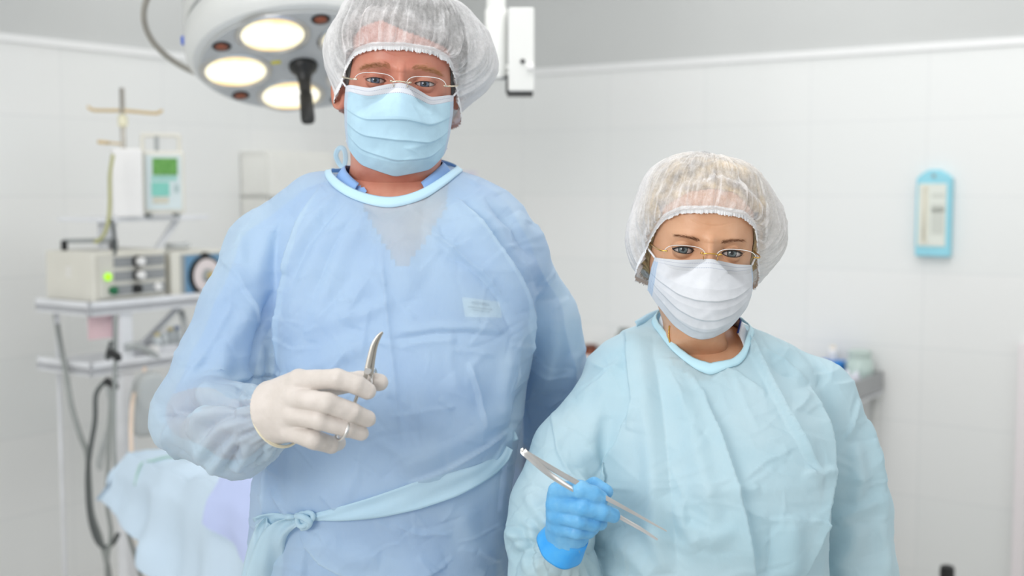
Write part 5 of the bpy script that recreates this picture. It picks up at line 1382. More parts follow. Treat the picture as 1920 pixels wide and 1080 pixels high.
def build_person(Cf):
    P = Cf
    rows = P['rows']; armR = P['armR']; armL = P['armL']; zt = P['ztop']
    base = np.array([P['foot'][0], P['foot'][1], 0.0])
    def torso(X, Y, Z): return hull(X, Y, Z, rows, 2.25)
    def gown(X, Y, Z):
        return smin(smin(torso(X, Y, Z), chain(X, Y, Z, armL), P.get('kL', 0.012)), chain(X, Y, Z, armR), P.get('kR', 0.012))
    thin = P['thin']
    def body(X, Y, Z):
        d = torso(X, Y, Z) + 0.0175
        for arm in (armR, armL):
            pts = [(p, min(max(r * thin, 0.026), r - 0.008)) for p, r in arm]
            d = smin(d, chain(X, Y, Z, pts), 0.02)
        for s in (-1, 1):
            hip = (base[0] + s * 0.085, base[1], 0.86); kn = (base[0] + s * 0.10, base[1] - 0.01, 0.48); an = (base[0] + s * 0.105, base[1] + 0.02, 0.09)
            d = smin(d, chain(X, Y, Z, [(hip, 0.085), (kn, 0.055), (an, 0.038)]), 0.03)
        return d
    def scrub(X, Y, Z):
        d = torso(X, Y, Z) + 0.013
        for arm in (armR, armL):
            pts = [(p, r - 0.018) for p, r in arm[:P['sleeve_n']]]
            d = smin(d, chain(X, Y, Z, pts), 0.015)
        return np.maximum(d, 0.80 - Z)
    allp = np.array([p for p, r in armR + armL]); rmax = 0.085
    x0 = min(allp[:, 0].min(), min(r[1] - r[2] for r in rows)) - rmax; x1 = max(allp[:, 0].max(), max(r[1] + r[2] for r in rows)) + rmax
    y0 = min(allp[:, 1].min() - rmax, min(r[3] for r in rows) - 0.03); y1 = max(allp[:, 1].max() + rmax, max(r[4] for r in rows) + 0.03)
    gr = lambda a, b, h: np.arange(a, b + h, h)

    # body
    V, Q = snets(body, gr(x0, x1, 0.008), gr(y0, y1, 0.008), gr(0.04, zt, 0.008), 2)
    H = Head(P['A'], P['eye'], P['rot'])
    hv, hf = head_mesh(P['A'])
    P['A']['_head'] = (hv, hf)
    H.bvh = BVHTree.FromPolygons(hv.tolist(), hf.tolist())
    # bend the neck so that the head sits over the shoulders
    hw = H.w(hv)
    down = sstep(-0.10, P['A']['neck'], hv[:, 2])
    nb = P['neckbase']; cur = H.w(np.array([[0, 0.095, P['A']['neck']]]))[0]
    hw = hw + down[:, None] * (np.array([nb[0], nb[1], cur[2]]) - cur)
    Vs = [V, hw]; Fs = [Q, hf + len(V)]; n = len(V) + len(hw)
    faces = Q.tolist() + (hf + len(V)).tolist()
    for s in (-1, 1):
        ev, ef = ear_mesh(s, P['A']); faces += [[i + n for i in f] for f in ef]; n += len(ev); Vs.append(H.w(ev))
    person = mesh_obj('person', np.vstack(Vs), faces, P['skin'], None, base=base)
    tag(person, P['label'], 'person')
    head_bvh = BVHTree.FromPolygons(hw.tolist(), hf.tolist())

    # gown
    zs = np.concatenate([np.arange(0.42, P['zfine'], 0.012), np.arange(P['zfine'], zt, P['h'])])
    V, Q = snets(gown, gr(x0, x1, P['h']), gr(y0, y1, P['h'] * 1.2), zs, 3)
    N = vnormals(V, Q)
    xz = V[:, [0, 2]]
    fld = np.zeros(len(V))
    for Y, lines in P['folds']:
        for ln, amp, w, kind in lines:
            fld += fold_field(xz, px_line(ln, Y), amp * 1.6e-3, w * 1e-3, kind)
    bx = (x0, x1, P['zfine'], zt)
    fld += crumple(xz, P['A']['seed'], P['ncrump'], bx, 0.02, 0.10, P['camp'], 0.005)
    fld += crumple(xz, P['A']['seed'] + 40, P['nfine'], bx, 0.015, 0.07, 0.0013, 0.0022)
    fld += vnoise(V, 9, 5) * P['lown'] + vnoise(V, 20, 6) * 0.0012
    fw = np.clip(-N[:, 1] * 2.2 + 0.25, 0.15, 1)
    D = fld * fw
    # gathers at the cuffs
    for arm, cw in ((armR, P['cuffR']),):
        e, w_ = np.asarray(arm[-2][0]), np.asarray(arm[-1][0]); ax = nrm(w_ - e); u, v, _ = frame_of(ax)
        rel = V - w_; al = -(rel @ ax); rad = np.sqrt(((rel - np.outer(rel @ ax, ax)) ** 2).sum(1))
        phi = np.arctan2(rel @ v, rel @ u)
        m = (rad < 0.085) & (al < 0.16) & (al > -0.05)
        g = np.exp(-np.maximum(al - 0.01, 0) / 0.022) * np.sin(phi * 26 + 2 * vnoise(V, 30, 9)) * 0.0011 * sstep(-0.004, 0.008, al)
        ph2 = phi + 0.5 * vnoise(V, 22, 8)
        lf = np.exp(-((al - 0.035) / 0.045) ** 2) * (np.abs(np.sin(ph2 * 5.5)) ** 0.7 - 0.5) * cw
        D = D + np.where(m, g + lf, 0)
    V = V + N * D[:, None]
    # neckline
    nx, ny, ra, rf, rb, ztilt = P['neckline']
    gb = BVHTree.FromPolygons(V.tolist(), Q.tolist())
    K = 160; a = np.arange(K) * 2 * PI / K
    def ell(r): return np.stack([nx + ra * r * np.sin(a), ny - np.where(np.cos(a) > 0, rf, rb) * r * np.cos(a)], 1)
    def drop(E):
        z = np.array([(gb.ray_cast(Vector((x, y, 2.2)), Vector((0, 0, -1)))[0] or Vector((0, 0, 1.4))).z for x, y in E])
        k = np.ones(9) / 9; return np.convolve(np.r_[z[-4:], z, z[:4]], k, 'valid')
    dx, dy = V[:, 0] - nx, V[:, 1] - ny
    rho = np.sqrt((dx / ra) ** 2 + (dy / np.where(dy < 0, rf, rb)) ** 2)
    zl = drop(ell(1.0)); th = np.arctan2(dx / ra, -dy / np.where(dy < 0, rf, rb)) % (2 * PI)
    zloc = np.interp(th, np.r_[a, 2 * PI], np.r_[zl, zl[0]])
    keep = ~((rho < 1.0) & (V[:, 2] > zloc - 0.06)) & (V[:, 2] > 0.44)
    # drop anything of the cloth that would sit inside the neck
    Vg, Qg, _ = compact(V, Q, keep)
    gobj = mesh_obj('gown', Vg, Qg, P['gmat'], person)
    # collar band
    rowsb = []
    rag = vnoise(np.stack([a * 9, a * 0, a * 0], 1), 1.0, 3) * P['collar_rag']
    for r, dz in ((1.075, 0.002), (1.04, 0.0032), (1.0, 0.0045), (0.975, 0.006)):
        E = ell(r); z = drop(ell(max(r, 1.0))) + dz + rag * (1 if r < 1 else 0.4)
        rowsb.append(np.c_[E, z])
    W = np.vstack(rowsb); Fb = []
    b = np.arange(K); nxk = np.roll(b, -1)
    for j in range(3): Fb.append(np.stack([j * K + b, j * K + nxk, (j + 1) * K + nxk, (j + 1) * K + b], 1))
    cb = mesh_obj('collar', W, np.vstack(Fb), P['cmat'], gobj)
    md = cb.modifiers.new('thickness', 'SOLIDIFY'); md.thickness = 0.0014; md.offset = 0
    # scrub shirt with its V neck
    zsc = gr(0.78, zt, 0.006)
    V, Q = snets(scrub, gr(x0, x1, 0.0065), gr(y0, y1, 0.0065), zsc, 2)
    vx, vz0, vz1, vw, sa, sf, sb_ = P['vneck']
    hwv = vw * np.clip((V[:, 2] - vz0) / (vz1 - vz0), 0, 1)
    cut = (np.abs(V[:, 0] - vx) < hwv) & (V[:, 1] < ny) & (V[:, 2] > vz0)
    dx, dy = V[:, 0] - nx, V[:, 1] - ny
    cut |= (np.sqrt((dx / sa) ** 2 + (dy / np.where(dy < 0, sf, sb_)) ** 2) < 1) & (V[:, 2] > zl.min() - 0.05)
    V, Q, _ = compact(V, Q, ~cut & (V[:, 2] > 0.82))
    mesh_obj('scrub_shirt', V, Q, P['smat'], person)
    # the collar of what is worn beneath, open at the front
    a2 = np.radians(np.linspace(P['inner'][0], 360 - P['inner'][0], 120)); rw = []
    zi = np.interp(a2, np.r_[a, 2 * PI], np.r_[zl, zl[0]])
    for r, dz in ((1.0, -0.010), (0.93, -0.001), (0.87, 0.004), (0.82, 0.006)):
        c_ = np.cos(a2); k = r * P['inner'][1]
        rw.append(np.c_[nx + ra * k * np.sin(a2), ny - np.where(c_ > 0, rf, rb) * k * c_, zi + dz + P['inner'][2] * (1 - r) / 0.18])
    W = np.vstack(rw); b = np.arange(119)
    Fb = np.vstack([np.stack([j * 120 + b, j * 120 + b + 1, (j + 1) * 120 + b + 1, (j + 1) * 120 + b], 1) for j in range(3)])
    ic = mesh_obj('shirt_collar', W, Fb, P['smat'], person); md = ic.modifiers.new('thickness', 'SOLIDIFY'); md.thickness = 0.0014; md.offset = 0
    if P.get('trim'):
        Vt, Ft = tube_mesh(rw[-1] + np.array([0, 0, 0.0008]), 0.0014, 8); mesh_obj('trim', Vt, Ft, M['scrub_navy'], ic)
    # trousers and shoes
    def trous(X, Y, Z):
        d = None
        for s in (-1, 1):
            hip = (base[0] + s * 0.085, base[1], 0.86); kn = (base[0] + s * 0.10, base[1] - 0.01, 0.48); an = (base[0] + s * 0.105, base[1] + 0.02, 0.10)
            c = chain(X, Y, Z, [(hip, 0.102), (kn, 0.080), (an, 0.072)]); d = c if d is None else smin(d, c, 0.03)
        return d
    V, Q = snets(trous, gr(base[0] - 0.24, base[0] + 0.24, 0.012), gr(base[1] - 0.16, base[1] + 0.16, 0.012), gr(0.0, 0.98, 0.012), 2)
    V, Q, _ = compact(V, Q, (V[:, 2] > 0.055))
    mesh_obj('trousers', V, Q, M['trouser_blue'], person)
    for s in (-1, 1):
        def shoe(X, Y, Z):
            c = base + np.array([s * 0.105, 0, 0])
            d = smin(cone(X, Y, Z, c + np.array([0, 0.05, 0.035]), c + np.array([s * 0.012, -0.13, 0.03]), 0.040, 0.044), cone(X, Y, Z, c + np.array([0, 0.04, 0.05]), c + np.array([0, -0.02, 0.06]), 0.042, 0.04), 0.03)
            return np.maximum(d, 0.002 - Z)
        c = base + np.array([s * 0.105, 0, 0])
        V, Q = snets(shoe, gr(c[0] - 0.08, c[0] + 0.08, 0.006), gr(c[1] - 0.2, c[1] + 0.12, 0.006), gr(-0.012, 0.12, 0.006), 1)
        mesh_obj('shoe', V, Q, M['shoe_white'], person)
    return person, H, gobj, BVHTree.FromPolygons(Vg.tolist(), Qg.tolist()), head_bvh

def surf_pt(bvh, px, py, off=0.003, Y0=0.3, default=1.5):
    o = Vector((0, 0, CAMZ)); d = Vector(at(px, py, 1.0)) - o; d.normalize()
    hit = bvh.ray_cast(o, d)
    if hit[0] is None: return at(px, py, default)
    return np.array(hit[0] - d * off)

def ribbon(pts, widths, nw=6, wav=0.0, seed=1, side=None):
    """a flat band of cloth along 3-D points"""
    Pn = np.asarray(pts, float); n = len(Pn)
    T = np.gradient(Pn, axis=0); T /= np.linalg.norm(T, axis=1)[:, None]
    view = np.array([0, -1.0, 0]) if side is None else np.asarray(side, float)
    V = []
    for i in range(n):
        w = np.interp(i / (n - 1), np.linspace(0, 1, len(widths)), widths)
        b = nrm(np.cross(T[i], view)); nn = nrm(np.cross(b, T[i]))
        if nn[1] > 0: nn = -nn
        for k in range(nw + 1):
            u = k / nw - 0.5
            V.append(Pn[i] + b * u * w + nn * wav * (math.sin(u * 9 + i * 0.21 + seed) * 0.6 + math.sin(u * 5 - i * 0.11 + 2 * seed)))
    Fc = []
    for i in range(n - 1):
        for k in range(nw):
            a = i * (nw + 1) + k; Fc.append([a, a + 1, a + nw + 2, a + nw + 1])
    return np.array(V), Fc

def glove_mesh(fingers, palm, h=0.0013, kf=0.0035, kp=0.010, seed=1, extra=None, wr=0.0004):
    allp = np.array([p for f in fingers for p, r in f] + [p for a in palm for p, r in a])
    lo = allp.min(0) - 0.03; hi = allp.max(0) + 0.03
    def fn(X, Y, Z):
        pd = None
        for a in palm:
            c = chain(X, Y, Z, a, 0.004); pd = c if pd is None else smin(pd, c, kp)
        d = pd
        fs = None
        for f in fingers:
            c = chain(X, Y, Z, f, 0.0025); fs = c if fs is None else smin(fs, c, 0.0012)
        d = smin(d, fs, kf)
        if extra is not None: d = extra(X, Y, Z, d)
        return d
    V, Q = snets(fn, np.arange(lo[0], hi[0], h), np.arange(lo[1], hi[1], h), np.arange(lo[2], hi[2], h), 2)
    N = vnormals(V, Q)
    V = V + N * (vnoise(V, 130, seed) * wr + np.abs(vnoise(V, 330, seed + 1)) * wr * 0.6)[:, None]
    return V, Q
# ------------------------------------------------------------------ the man
skin_m = skin_mat('skin_ruddy', srgb(214, 154, 132), srgb(202, 132, 112), srgb(190, 106, 88))
skin_w = skin_mat('skin_tan', srgb(222, 174, 140), srgb(210, 156, 120), srgb(206, 142, 106))
man_A = dict(seed=11, neck=-0.27, top=0.114,
    z=[-0.30, -0.22, -0.17, -0.14, -0.125, -0.115, -0.09, -0.06, -0.03, 0, 0.03, 0.06, 0.085, 0.10, 0.114],
    a=[0.085, 0.069, 0.066, 0.066, 0.064, 0.061, 0.064, 0.069, 0.072, 0.0735, 0.0755, 0.0755, 0.069, 0.060, 0.045],
    yf=[0.040, 0.040, 0.034, 0.026, 0.008, -0.002, -0.006, -0.005, -0.004, -0.003, -0.007, -0.003, 0.012, 0.026, 0.05],
    yb=[0.165, 0.155, 0.150, 0.150, 0.152, 0.154, 0.160, 0.168, 0.176, 0.181, 0.184, 0.182, 0.170, 0.155, 0.13],
    ex=0.0325, ey=0.0015, ez=0.0, ew=0.0140, lu=0.0032, ll=0.0034, sideburn=0.03, brow=0.0050, earx=0.0755, ear_r=0.62, nk=0.0022,
    gaze_x=0.0, gaze_z=-0.06,
    brow_n=230, brow_x0=0.0125, brow_x1=0.052, brow_z=0.0175, brow_arch=0.0035, brow_drop=0.003, brow_w=0.0030, brow_l=0.0085, brow_r=0.00020,
    lash_n=34, lash_l=0.0045, lash_r=0.00013, liner=0.00045,
    hl_x=[-0.08, -0.055, -0.03, 0.0, 0.03, 0.055, 0.08], hl_z=[0.03, 0.068, 0.078, 0.066, 0.058, 0.050, 0.03], hair_t=0.012, hair_s=0.004,
    cap=dict(bt=[0, 25, 42, 58, 72, 90, 120, 180], bz=[0.0455, 0.0430, 0.0345, 0.015, -0.010, -0.027, -0.048, -0.06], ear_out=0.012, bzr=0.016,
             cx=0.004, cy=0.098, cz=0.030, rxr=0.132, rxl=0.116, ryf=0.112, ryb=0.125, rz=0.103, rzl=0.075, pe=[8, -2, -46, -52, -55], sag=26, bl=0.30),
    mask=dict(top_s=[-1, -0.75, -0.4, -0.12, 0, 0.12, 0.4, 0.75, 1], top_z=[-0.010, -0.008, -0.0105, -0.003, -0.0005, -0.003, -0.0165, -0.012, -0.012],
              bot_s=[-1, -0.8, -0.5, 0, 0.5, 0.8, 1], bot_z=[-0.084, -0.094, -0.112, -0.124, -0.112, -0.094, -0.084],
              w_t=[0, 0.3, 0.7, 1], w=[0.0725, 0.0735, 0.0715, 0.068], c_t=[0, 0.12, 0.35, 0.6, 0.85, 1], c_y=[-0.016, -0.024, -0.037, -0.030, -0.018, -0.004], side_y=[0.040, 0.050],
              pleats=[(0.36, 0.02, 0.0034, 0.12), (0.56, 0.05, 0.0036, 0.13), (0.74, 0.07, 0.0030, 0.12)]),
    glasses=dict(w=0.053, h=0.030, cx=0.0335, cz=-0.0082, y=-0.0185))
man = dict(A=man_A, eye=at(751, 154, 1.625), rot=(0.07, 0.066, 0.10), foot=(-0.19, 1.69), ztop=1.60, skin=skin_m,
    label='tall man in pale blue surgical gown and white latex gloves with curved forceps',
    rows=rows_px([(292, 745, 60, 1.665, 1.79), (318, 745, 112, 1.65, 1.81), (335, 747, 160, 1.637, 1.825), (358, 750, 203, 1.62, 1.835), (388, 752, 232, 1.60, 1.845), (430, 755, 248, 1.58, 1.85),
                  (500, 755, 256, 1.555, 1.85), (600, 752, 258, 1.535, 1.84), (700, 743, 254, 1.52, 1.83), (800, 735, 243, 1.51, 1.82), (900, 718, 242, 1.505, 1.82), (1000, 710, 242, 1.515, 1.83),
                  (1100, 709, 246, 1.53, 1.84), (1400, 709, 255, 1.56, 1.86), (1950, 709, 262, 1.58, 1.87)], 1.66),
    armR=limb_px([(602, 402, 1.71, 0.060), (508, 480, 1.705, 0.062), (454, 590, 1.630, 0.055), (415, 690, 1.580, 0.058), (362, 775, 1.545, 0.052), (440, 806, 1.455, 0.056), (522, 776, 1.385, 0.031)]),
    armL=limb_px([(865, 425, 1.71, 0.060), (938, 488, 1.705, 0.062), (1000, 590, 1.745, 0.058), (1030, 700, 1.785, 0.056), (1024, 840, 1.81, 0.053), (992, 1060, 1.79, 0.047), (975, 1240, 1.74, 0.036)]),
    thin=0.62, kR=0.006, sleeve_n=5, nfine=330, inner=(38, 0.93, 0.004), neckbase=(-0.158, 1.735), neckline=(at(739, 360, 1.70)[0], 1.705, 0.088, 0.102, 0.085, 0), collar_rag=0.0,
    vneck=(at(757, 400, 1.6)[0], at(757, 500, 1.6)[2], at(757, 388, 1.6)[2], 0.052, 0.066, 0.066, 0.066),
    zfine=0.93, h=0.0024, ncrump=240, camp=0.0026, lown=0.0045, cuffR=0.006,
    gmat=gown_mat('gown_cloth_blue', srgb(207, 231, 245), srgb(191, 217, 239), 0.25), cmat=simple('gown_binding_blue', srgb(190, 224, 243), 0.6, var=0.03), smat=M['scrub_blue'],
    folds=[])
FOLDS_MAN = [
    (1.56, [
        ([(588, 348), (552, 440), (524, 560), (512, 700)], 9, 20, 'step'),
        ([(622, 368), (572, 440), (534, 520)], 5, 8, 'ridge'),
        ([(655, 388), (600, 465), (562, 560), (545, 650)], 6, 14, 'ridge'),
        ([(640, 380), (575, 470), (548, 540)], -3, 6, 'crease'),
        ([(690, 400), (645, 462), (605, 560), (588, 640)], 5, 14, 'ridge'),
        ([(668, 396), (625, 470), (590, 560)], -3, 6, 'crease'),
        ([(712, 450), (725, 560), (742, 680), (765, 840)], 3.2, 4, 'crease'),
        ([(736, 632), (820, 619), (880, 621), (945, 634)], -3.5, 5, 'crease'),
        ([(740, 622), (830, 611), (895, 614), (940, 628)], 2.2, 6, 'ridge'),
        ([(755, 645), (800, 637), (860, 634)], 2, 4, 'crease'),
        ([(880, 592), (915, 606), (945, 630)], 2.5, 3, 'crease'),
        ([(850, 372), (905, 440), (955, 525), (990, 605), (1004, 690)], 10, 24, 'stepn'),
        ([(830, 378), (890, 440), (940, 510), (975, 590)], 5, 10, 'ridge'),
        ([(880, 368), (935, 440), (975, 520), (1003, 610)], 6, 12, 'ridge'),
        ([(905, 372), (955, 430), (990, 500)], -4, 7, 'crease'),
        ([(790, 425), (850, 470), (905, 515), (945, 570)], 3.4, 5, 'step'),
        ([(815, 470), (880, 500), (930, 560), (962, 640)], -3, 6, 'crease'),
        ([(735, 400), (760, 480), (775, 560)], 3, 16, 'ridge'),
        ([(690, 520), (650, 580), (610, 620)], 3, 12, 'ridge'),
        ([(740, 560), (690, 585), (640, 600)], 3, 9, 'ridge'),
        ([(700, 640), (640, 660), (580, 690), (540, 700)], 5, 14, 'ridge'),
        ([(660, 655), (640, 680), (615, 700)], 3, 5, 'crease'),
        ([(880, 676), (898, 735), (905, 800)], 5, 8, 'step'),
        ([(960, 660), (945, 740), (950, 800)], 5, 10, 'ridge'),
        ([(840, 700), (870, 740), (880, 790)], 3, 14, 'ridge'),
        ([(945, 770), (880, 805), (800, 842), (740, 850)], 6, 16, 'ridge'),
        ([(955, 815), (900, 838), (840, 868), (770, 890)], 4.5, 9, 'step'),
        ([(770, 760), (820, 790), (850, 780)], 3, 14, 'ridge'),
        ([(560, 790), (550, 870), (560, 950)], 4, 12, 'ridge'),
        ([(505, 850), (495, 900), (497, 965)], 4, 6, 'crease'),
        ([(512, 910), (540, 945), (566, 968)], 4, 6, 'crease'),
        ([(570, 985), (610, 1035), (690, 1072), (760, 1074), (840, 1050)], 8, 22, 'step'),
        ([(600, 990), (650, 1020), (720, 1030)], 4, 14, 'ridge'),
        ([(590, 985), (575, 1040), (570, 1090)], 3, 8, 'crease'),
        ([(740, 960), (790, 985), (850, 990)], 2.5, 6, 'crease'),
        ([(930, 880), (935, 960), (930, 1070)], 5, 16, 'ridge'),
        ([(865, 940), (880, 1000), (905, 1060)], 3, 14, 'ridge')]),
    (1.60, [
        ([(508, 545), (500, 620), (499, 670), (508, 730)], -11, 9, 'crease'),
        ([(1007, 560), (1011, 690), (990, 745), (958, 800)], -10, 8, 'crease')]),
    (1.64, [
        ([(414, 484), (462, 522), (500, 568), (522, 625)], 3.5, 10, 'step'),
        ([(470, 400), (450, 470), (470, 540)], 4, 14, 'ridge'),
        ([(540, 400), (500, 450), (488, 540)], 5, 12, 'ridge'),
        ([(497, 560), (455, 640), (430, 710)], 5, 12, 'ridge'),
        ([(460, 560), (440, 620), (400, 690)], 3, 5, 'crease'),
        ([(470, 640), (450, 700), (470, 730)], 4, 10, 'ridge'),
        ([(445, 500), (420, 600), (370, 690)], 4, 18, 'ridge')]),
    (1.54, [
        ([(345, 752), (380, 738), (430, 722), (515, 716)], -11, 6, 'crease'),
        ([(320, 772), (352, 757), (385, 748)], -6, 5, 'crease'),
        ([(310, 745), (305, 790), (325, 830)], 5, 12, 'ridge'),
        ([(340, 775), (333, 820), (348, 872)], 4, 6, 'crease')]),
    (1.45, [
        ([(486, 742), (440, 752), (392, 775), (370, 810)], 6, 8, 'ridge'),
        ([(484, 764), (440, 784), (400, 825), (380, 862)], 6, 8, 'ridge'),
        ([(486, 788), (455, 815), (425, 850), (400, 882)], 6, 8, 'ridge'),
        ([(494, 810), (470, 840), (452, 875)], 5, 7, 'ridge'),
        ([(470, 750), (420, 780), (385, 830)], -4, 5, 'crease'),
        ([(474, 780), (430, 820), (405, 860)], -4, 5, 'crease'),
        ([(480, 802), (450, 845), (430, 880)], -4, 5, 'crease'),
        ([(480, 728), (430, 735), (390, 745)], 4, 8, 'ridge')]),
    (1.70, [
        ([(1042, 505), (1015, 525), (1000, 550)], 3, 8, 'step'),
        ([(1030, 560), (1040, 650), (1022, 745)], 8, 16, 'ridge'),
        ([(1062, 560), (1078, 660), (1065, 740)], 6, 14, 'ridge'),
        ([(1000, 420), (1015, 470), (1010, 530)], 5, 12, 'ridge'),
        ([(960, 400), (985, 450), (990, 520)], 5, 12, 'ridge')]),
]
man['folds'] = FOLDS_MAN
# ------------------------------------------------------------------ the woman
woman_A = dict(seed=23, neck=-0.25, top=0.107,
    z=[-0.30, -0.22, -0.17, -0.14, -0.122, -0.108, -0.085, -0.06, -0.03, 0, 0.03, 0.06, 0.08, 0.095, 0.107],
    a=[0.070, 0.054, 0.052, 0.051, 0.046, 0.038, 0.047, 0.057, 0.0645, 0.0675, 0.0685, 0.0675, 0.062, 0.052, 0.04],
    yf=[0.046, 0.046, 0.044, 0.036, 0.012, 0.000, -0.004, -0.004, -0.004, -0.003, -0.007, -0.003, 0.010, 0.026, 0.05],
    yb=[0.150, 0.145, 0.140, 0.138, 0.140, 0.142, 0.150, 0.158, 0.166, 0.170, 0.172, 0.168, 0.155, 0.140, 0.12],
    ex=0.0312, ey=0.0015, ez=0.0, ew=0.0138, lu=0.0042, ll=0.0037, brow=0.0028, earx=0.066, ear_s=0.55, nk=0.0012,
    gaze_x=-0.08, gaze_z=-0.13,
    brow_n=150, brow_x0=0.0125, brow_x1=0.043, brow_z=0.0128, brow_arch=0.0016, brow_drop=-0.0058, brow_w=0.0013, frown=0.0002, brow_l=0.0070, brow_r=0.00017,
    lash_n=46, lash_l=0.0075, lash_r=0.00018, liner=0.0009,
    hl_x=[-0.08, -0.055, -0.03, 0.0, 0.03, 0.055, 0.08], hl_z=[0.02, 0.055, 0.074, 0.080, 0.076, 0.056, 0.02], hair_t=0.012, hair_s=0.010,
    cap=dict(bt=[0, 25, 42, 58, 72, 90, 120, 180], bz=[0.0540, 0.0505, 0.038, 0.014, -0.014, -0.044, -0.054, -0.062], ear_out=0.016,
             cx=0.004, cy=0.090, cz=0.020, rxr=0.114, rxl=0.102, ryf=0.098, ryb=0.118, rz=0.099, rzl=0.098, pe=[16, -6, -60, -64, -64], sag=0, bl=0.28),
    mask=dict(top_s=[-1, -0.75, -0.4, -0.12, 0, 0.12, 0.4, 0.75, 1], top_z=[-0.014, -0.0135, -0.0125, -0.0085, -0.0065, -0.0085, -0.0125, -0.0135, -0.014],
              bot_s=[-1, -0.88, -0.6, -0.37, -0.15, 0, 0.15, 0.37, 0.6, 0.88, 1], bot_z=[-0.058, -0.062, -0.079, -0.098, -0.1095, -0.1125, -0.1095, -0.098, -0.079, -0.062, -0.058],
              w_t=[0, 0.3, 0.7, 1], w=[0.0635, 0.0665, 0.0680, 0.0675], c_t=[0, 0.12, 0.35, 0.6, 0.85, 1], c_y=[-0.018, -0.025, -0.034, -0.030, -0.018, 0.000], side_y=[0.036, 0.050],
              pleats=[(0.44, 0.06, 0.0036, 0.12), (0.62, 0.12, 0.0032, 0.12), (0.80, 0.08, 0.0022, 0.1)]),
    glasses=dict(w=0.052, h=0.0275, cx=0.0325, cz=-0.0090, y=-0.0185))
woman = dict(A=woman_A, eye=at(1329, 473, 1.555), rot=(0.02, 0.075, 0.0), foot=(0.255, 1.63), ztop=1.40, skin=skin_w,
    label='short woman in pale blue surgical gown and blue nitrile glove with tweezers',
    rows=rows_px([(596, 1318, 62, 1.62, 1.74), (622, 1320, 97, 1.605, 1.76), (640, 1322, 140, 1.59, 1.78), (660, 1324, 183, 1.57, 1.79), (690, 1325, 218, 1.545, 1.80), (730, 1325, 232, 1.515, 1.80),
                  (800, 1325, 230, 1.48, 1.80), (870, 1325, 226, 1.455, 1.79), (950, 1325, 226, 1.45, 1.78), (1040, 1325, 228, 1.455, 1.78), (1150, 1325, 235, 1.47, 1.79), (1500, 1325, 250, 1.50, 1.80), (2000, 1325, 262, 1.52, 1.82)], 1.60),
    armR=limb_px([(1158, 756, 1.635, 0.058), (1076, 850, 1.58, 0.054), (1034, 950, 1.545, 0.052), (1030, 1010, 1.53, 0.053), (1040, 1085, 1.515, 0.056), (1062, 1036, 1.460, 0.021)]),
    armL=limb_px([(1440, 718, 1.66, 0.056), (1518, 754, 1.655, 0.060), (1570, 860, 1.66, 0.056), (1598, 960, 1.66, 0.054), (1610, 1080, 1.66, 0.052), (1605, 1200, 1.62, 0.046), (1595, 1330, 1.56, 0.036)]),
    thin=0.60, sleeve_n=5, nfine=260, inner=(52, 0.97, 0.006), trim=True, neckbase=(at(1316, 650, 1.65)[0], 1.655), neckline=(at(1316, 640, 1.65)[0], 1.650, 0.063, 0.097, 0.066, 0), collar_rag=0.0007,
    vneck=(at(1316, 700, 1.55)[0], at(1316, 716, 1.55)[2], at(1316, 685, 1.55)[2], 0.03, 0.053, 0.088, 0.056),
    zfine=0.93, h=0.0024, ncrump=220, camp=0.0025, lown=0.0045, cuffR=0.005,
    gmat=gown_mat('gown_cloth_aqua', srgb(209, 235, 243), srgb(193, 227, 238), 0.14), cmat=simple('gown_binding_aqua', srgb(190, 228, 241), 0.6, var=0.03), smat=simple('scrub_cotton_white', srgb(228, 232, 238), 0.8, var=0.03),
    folds=[])
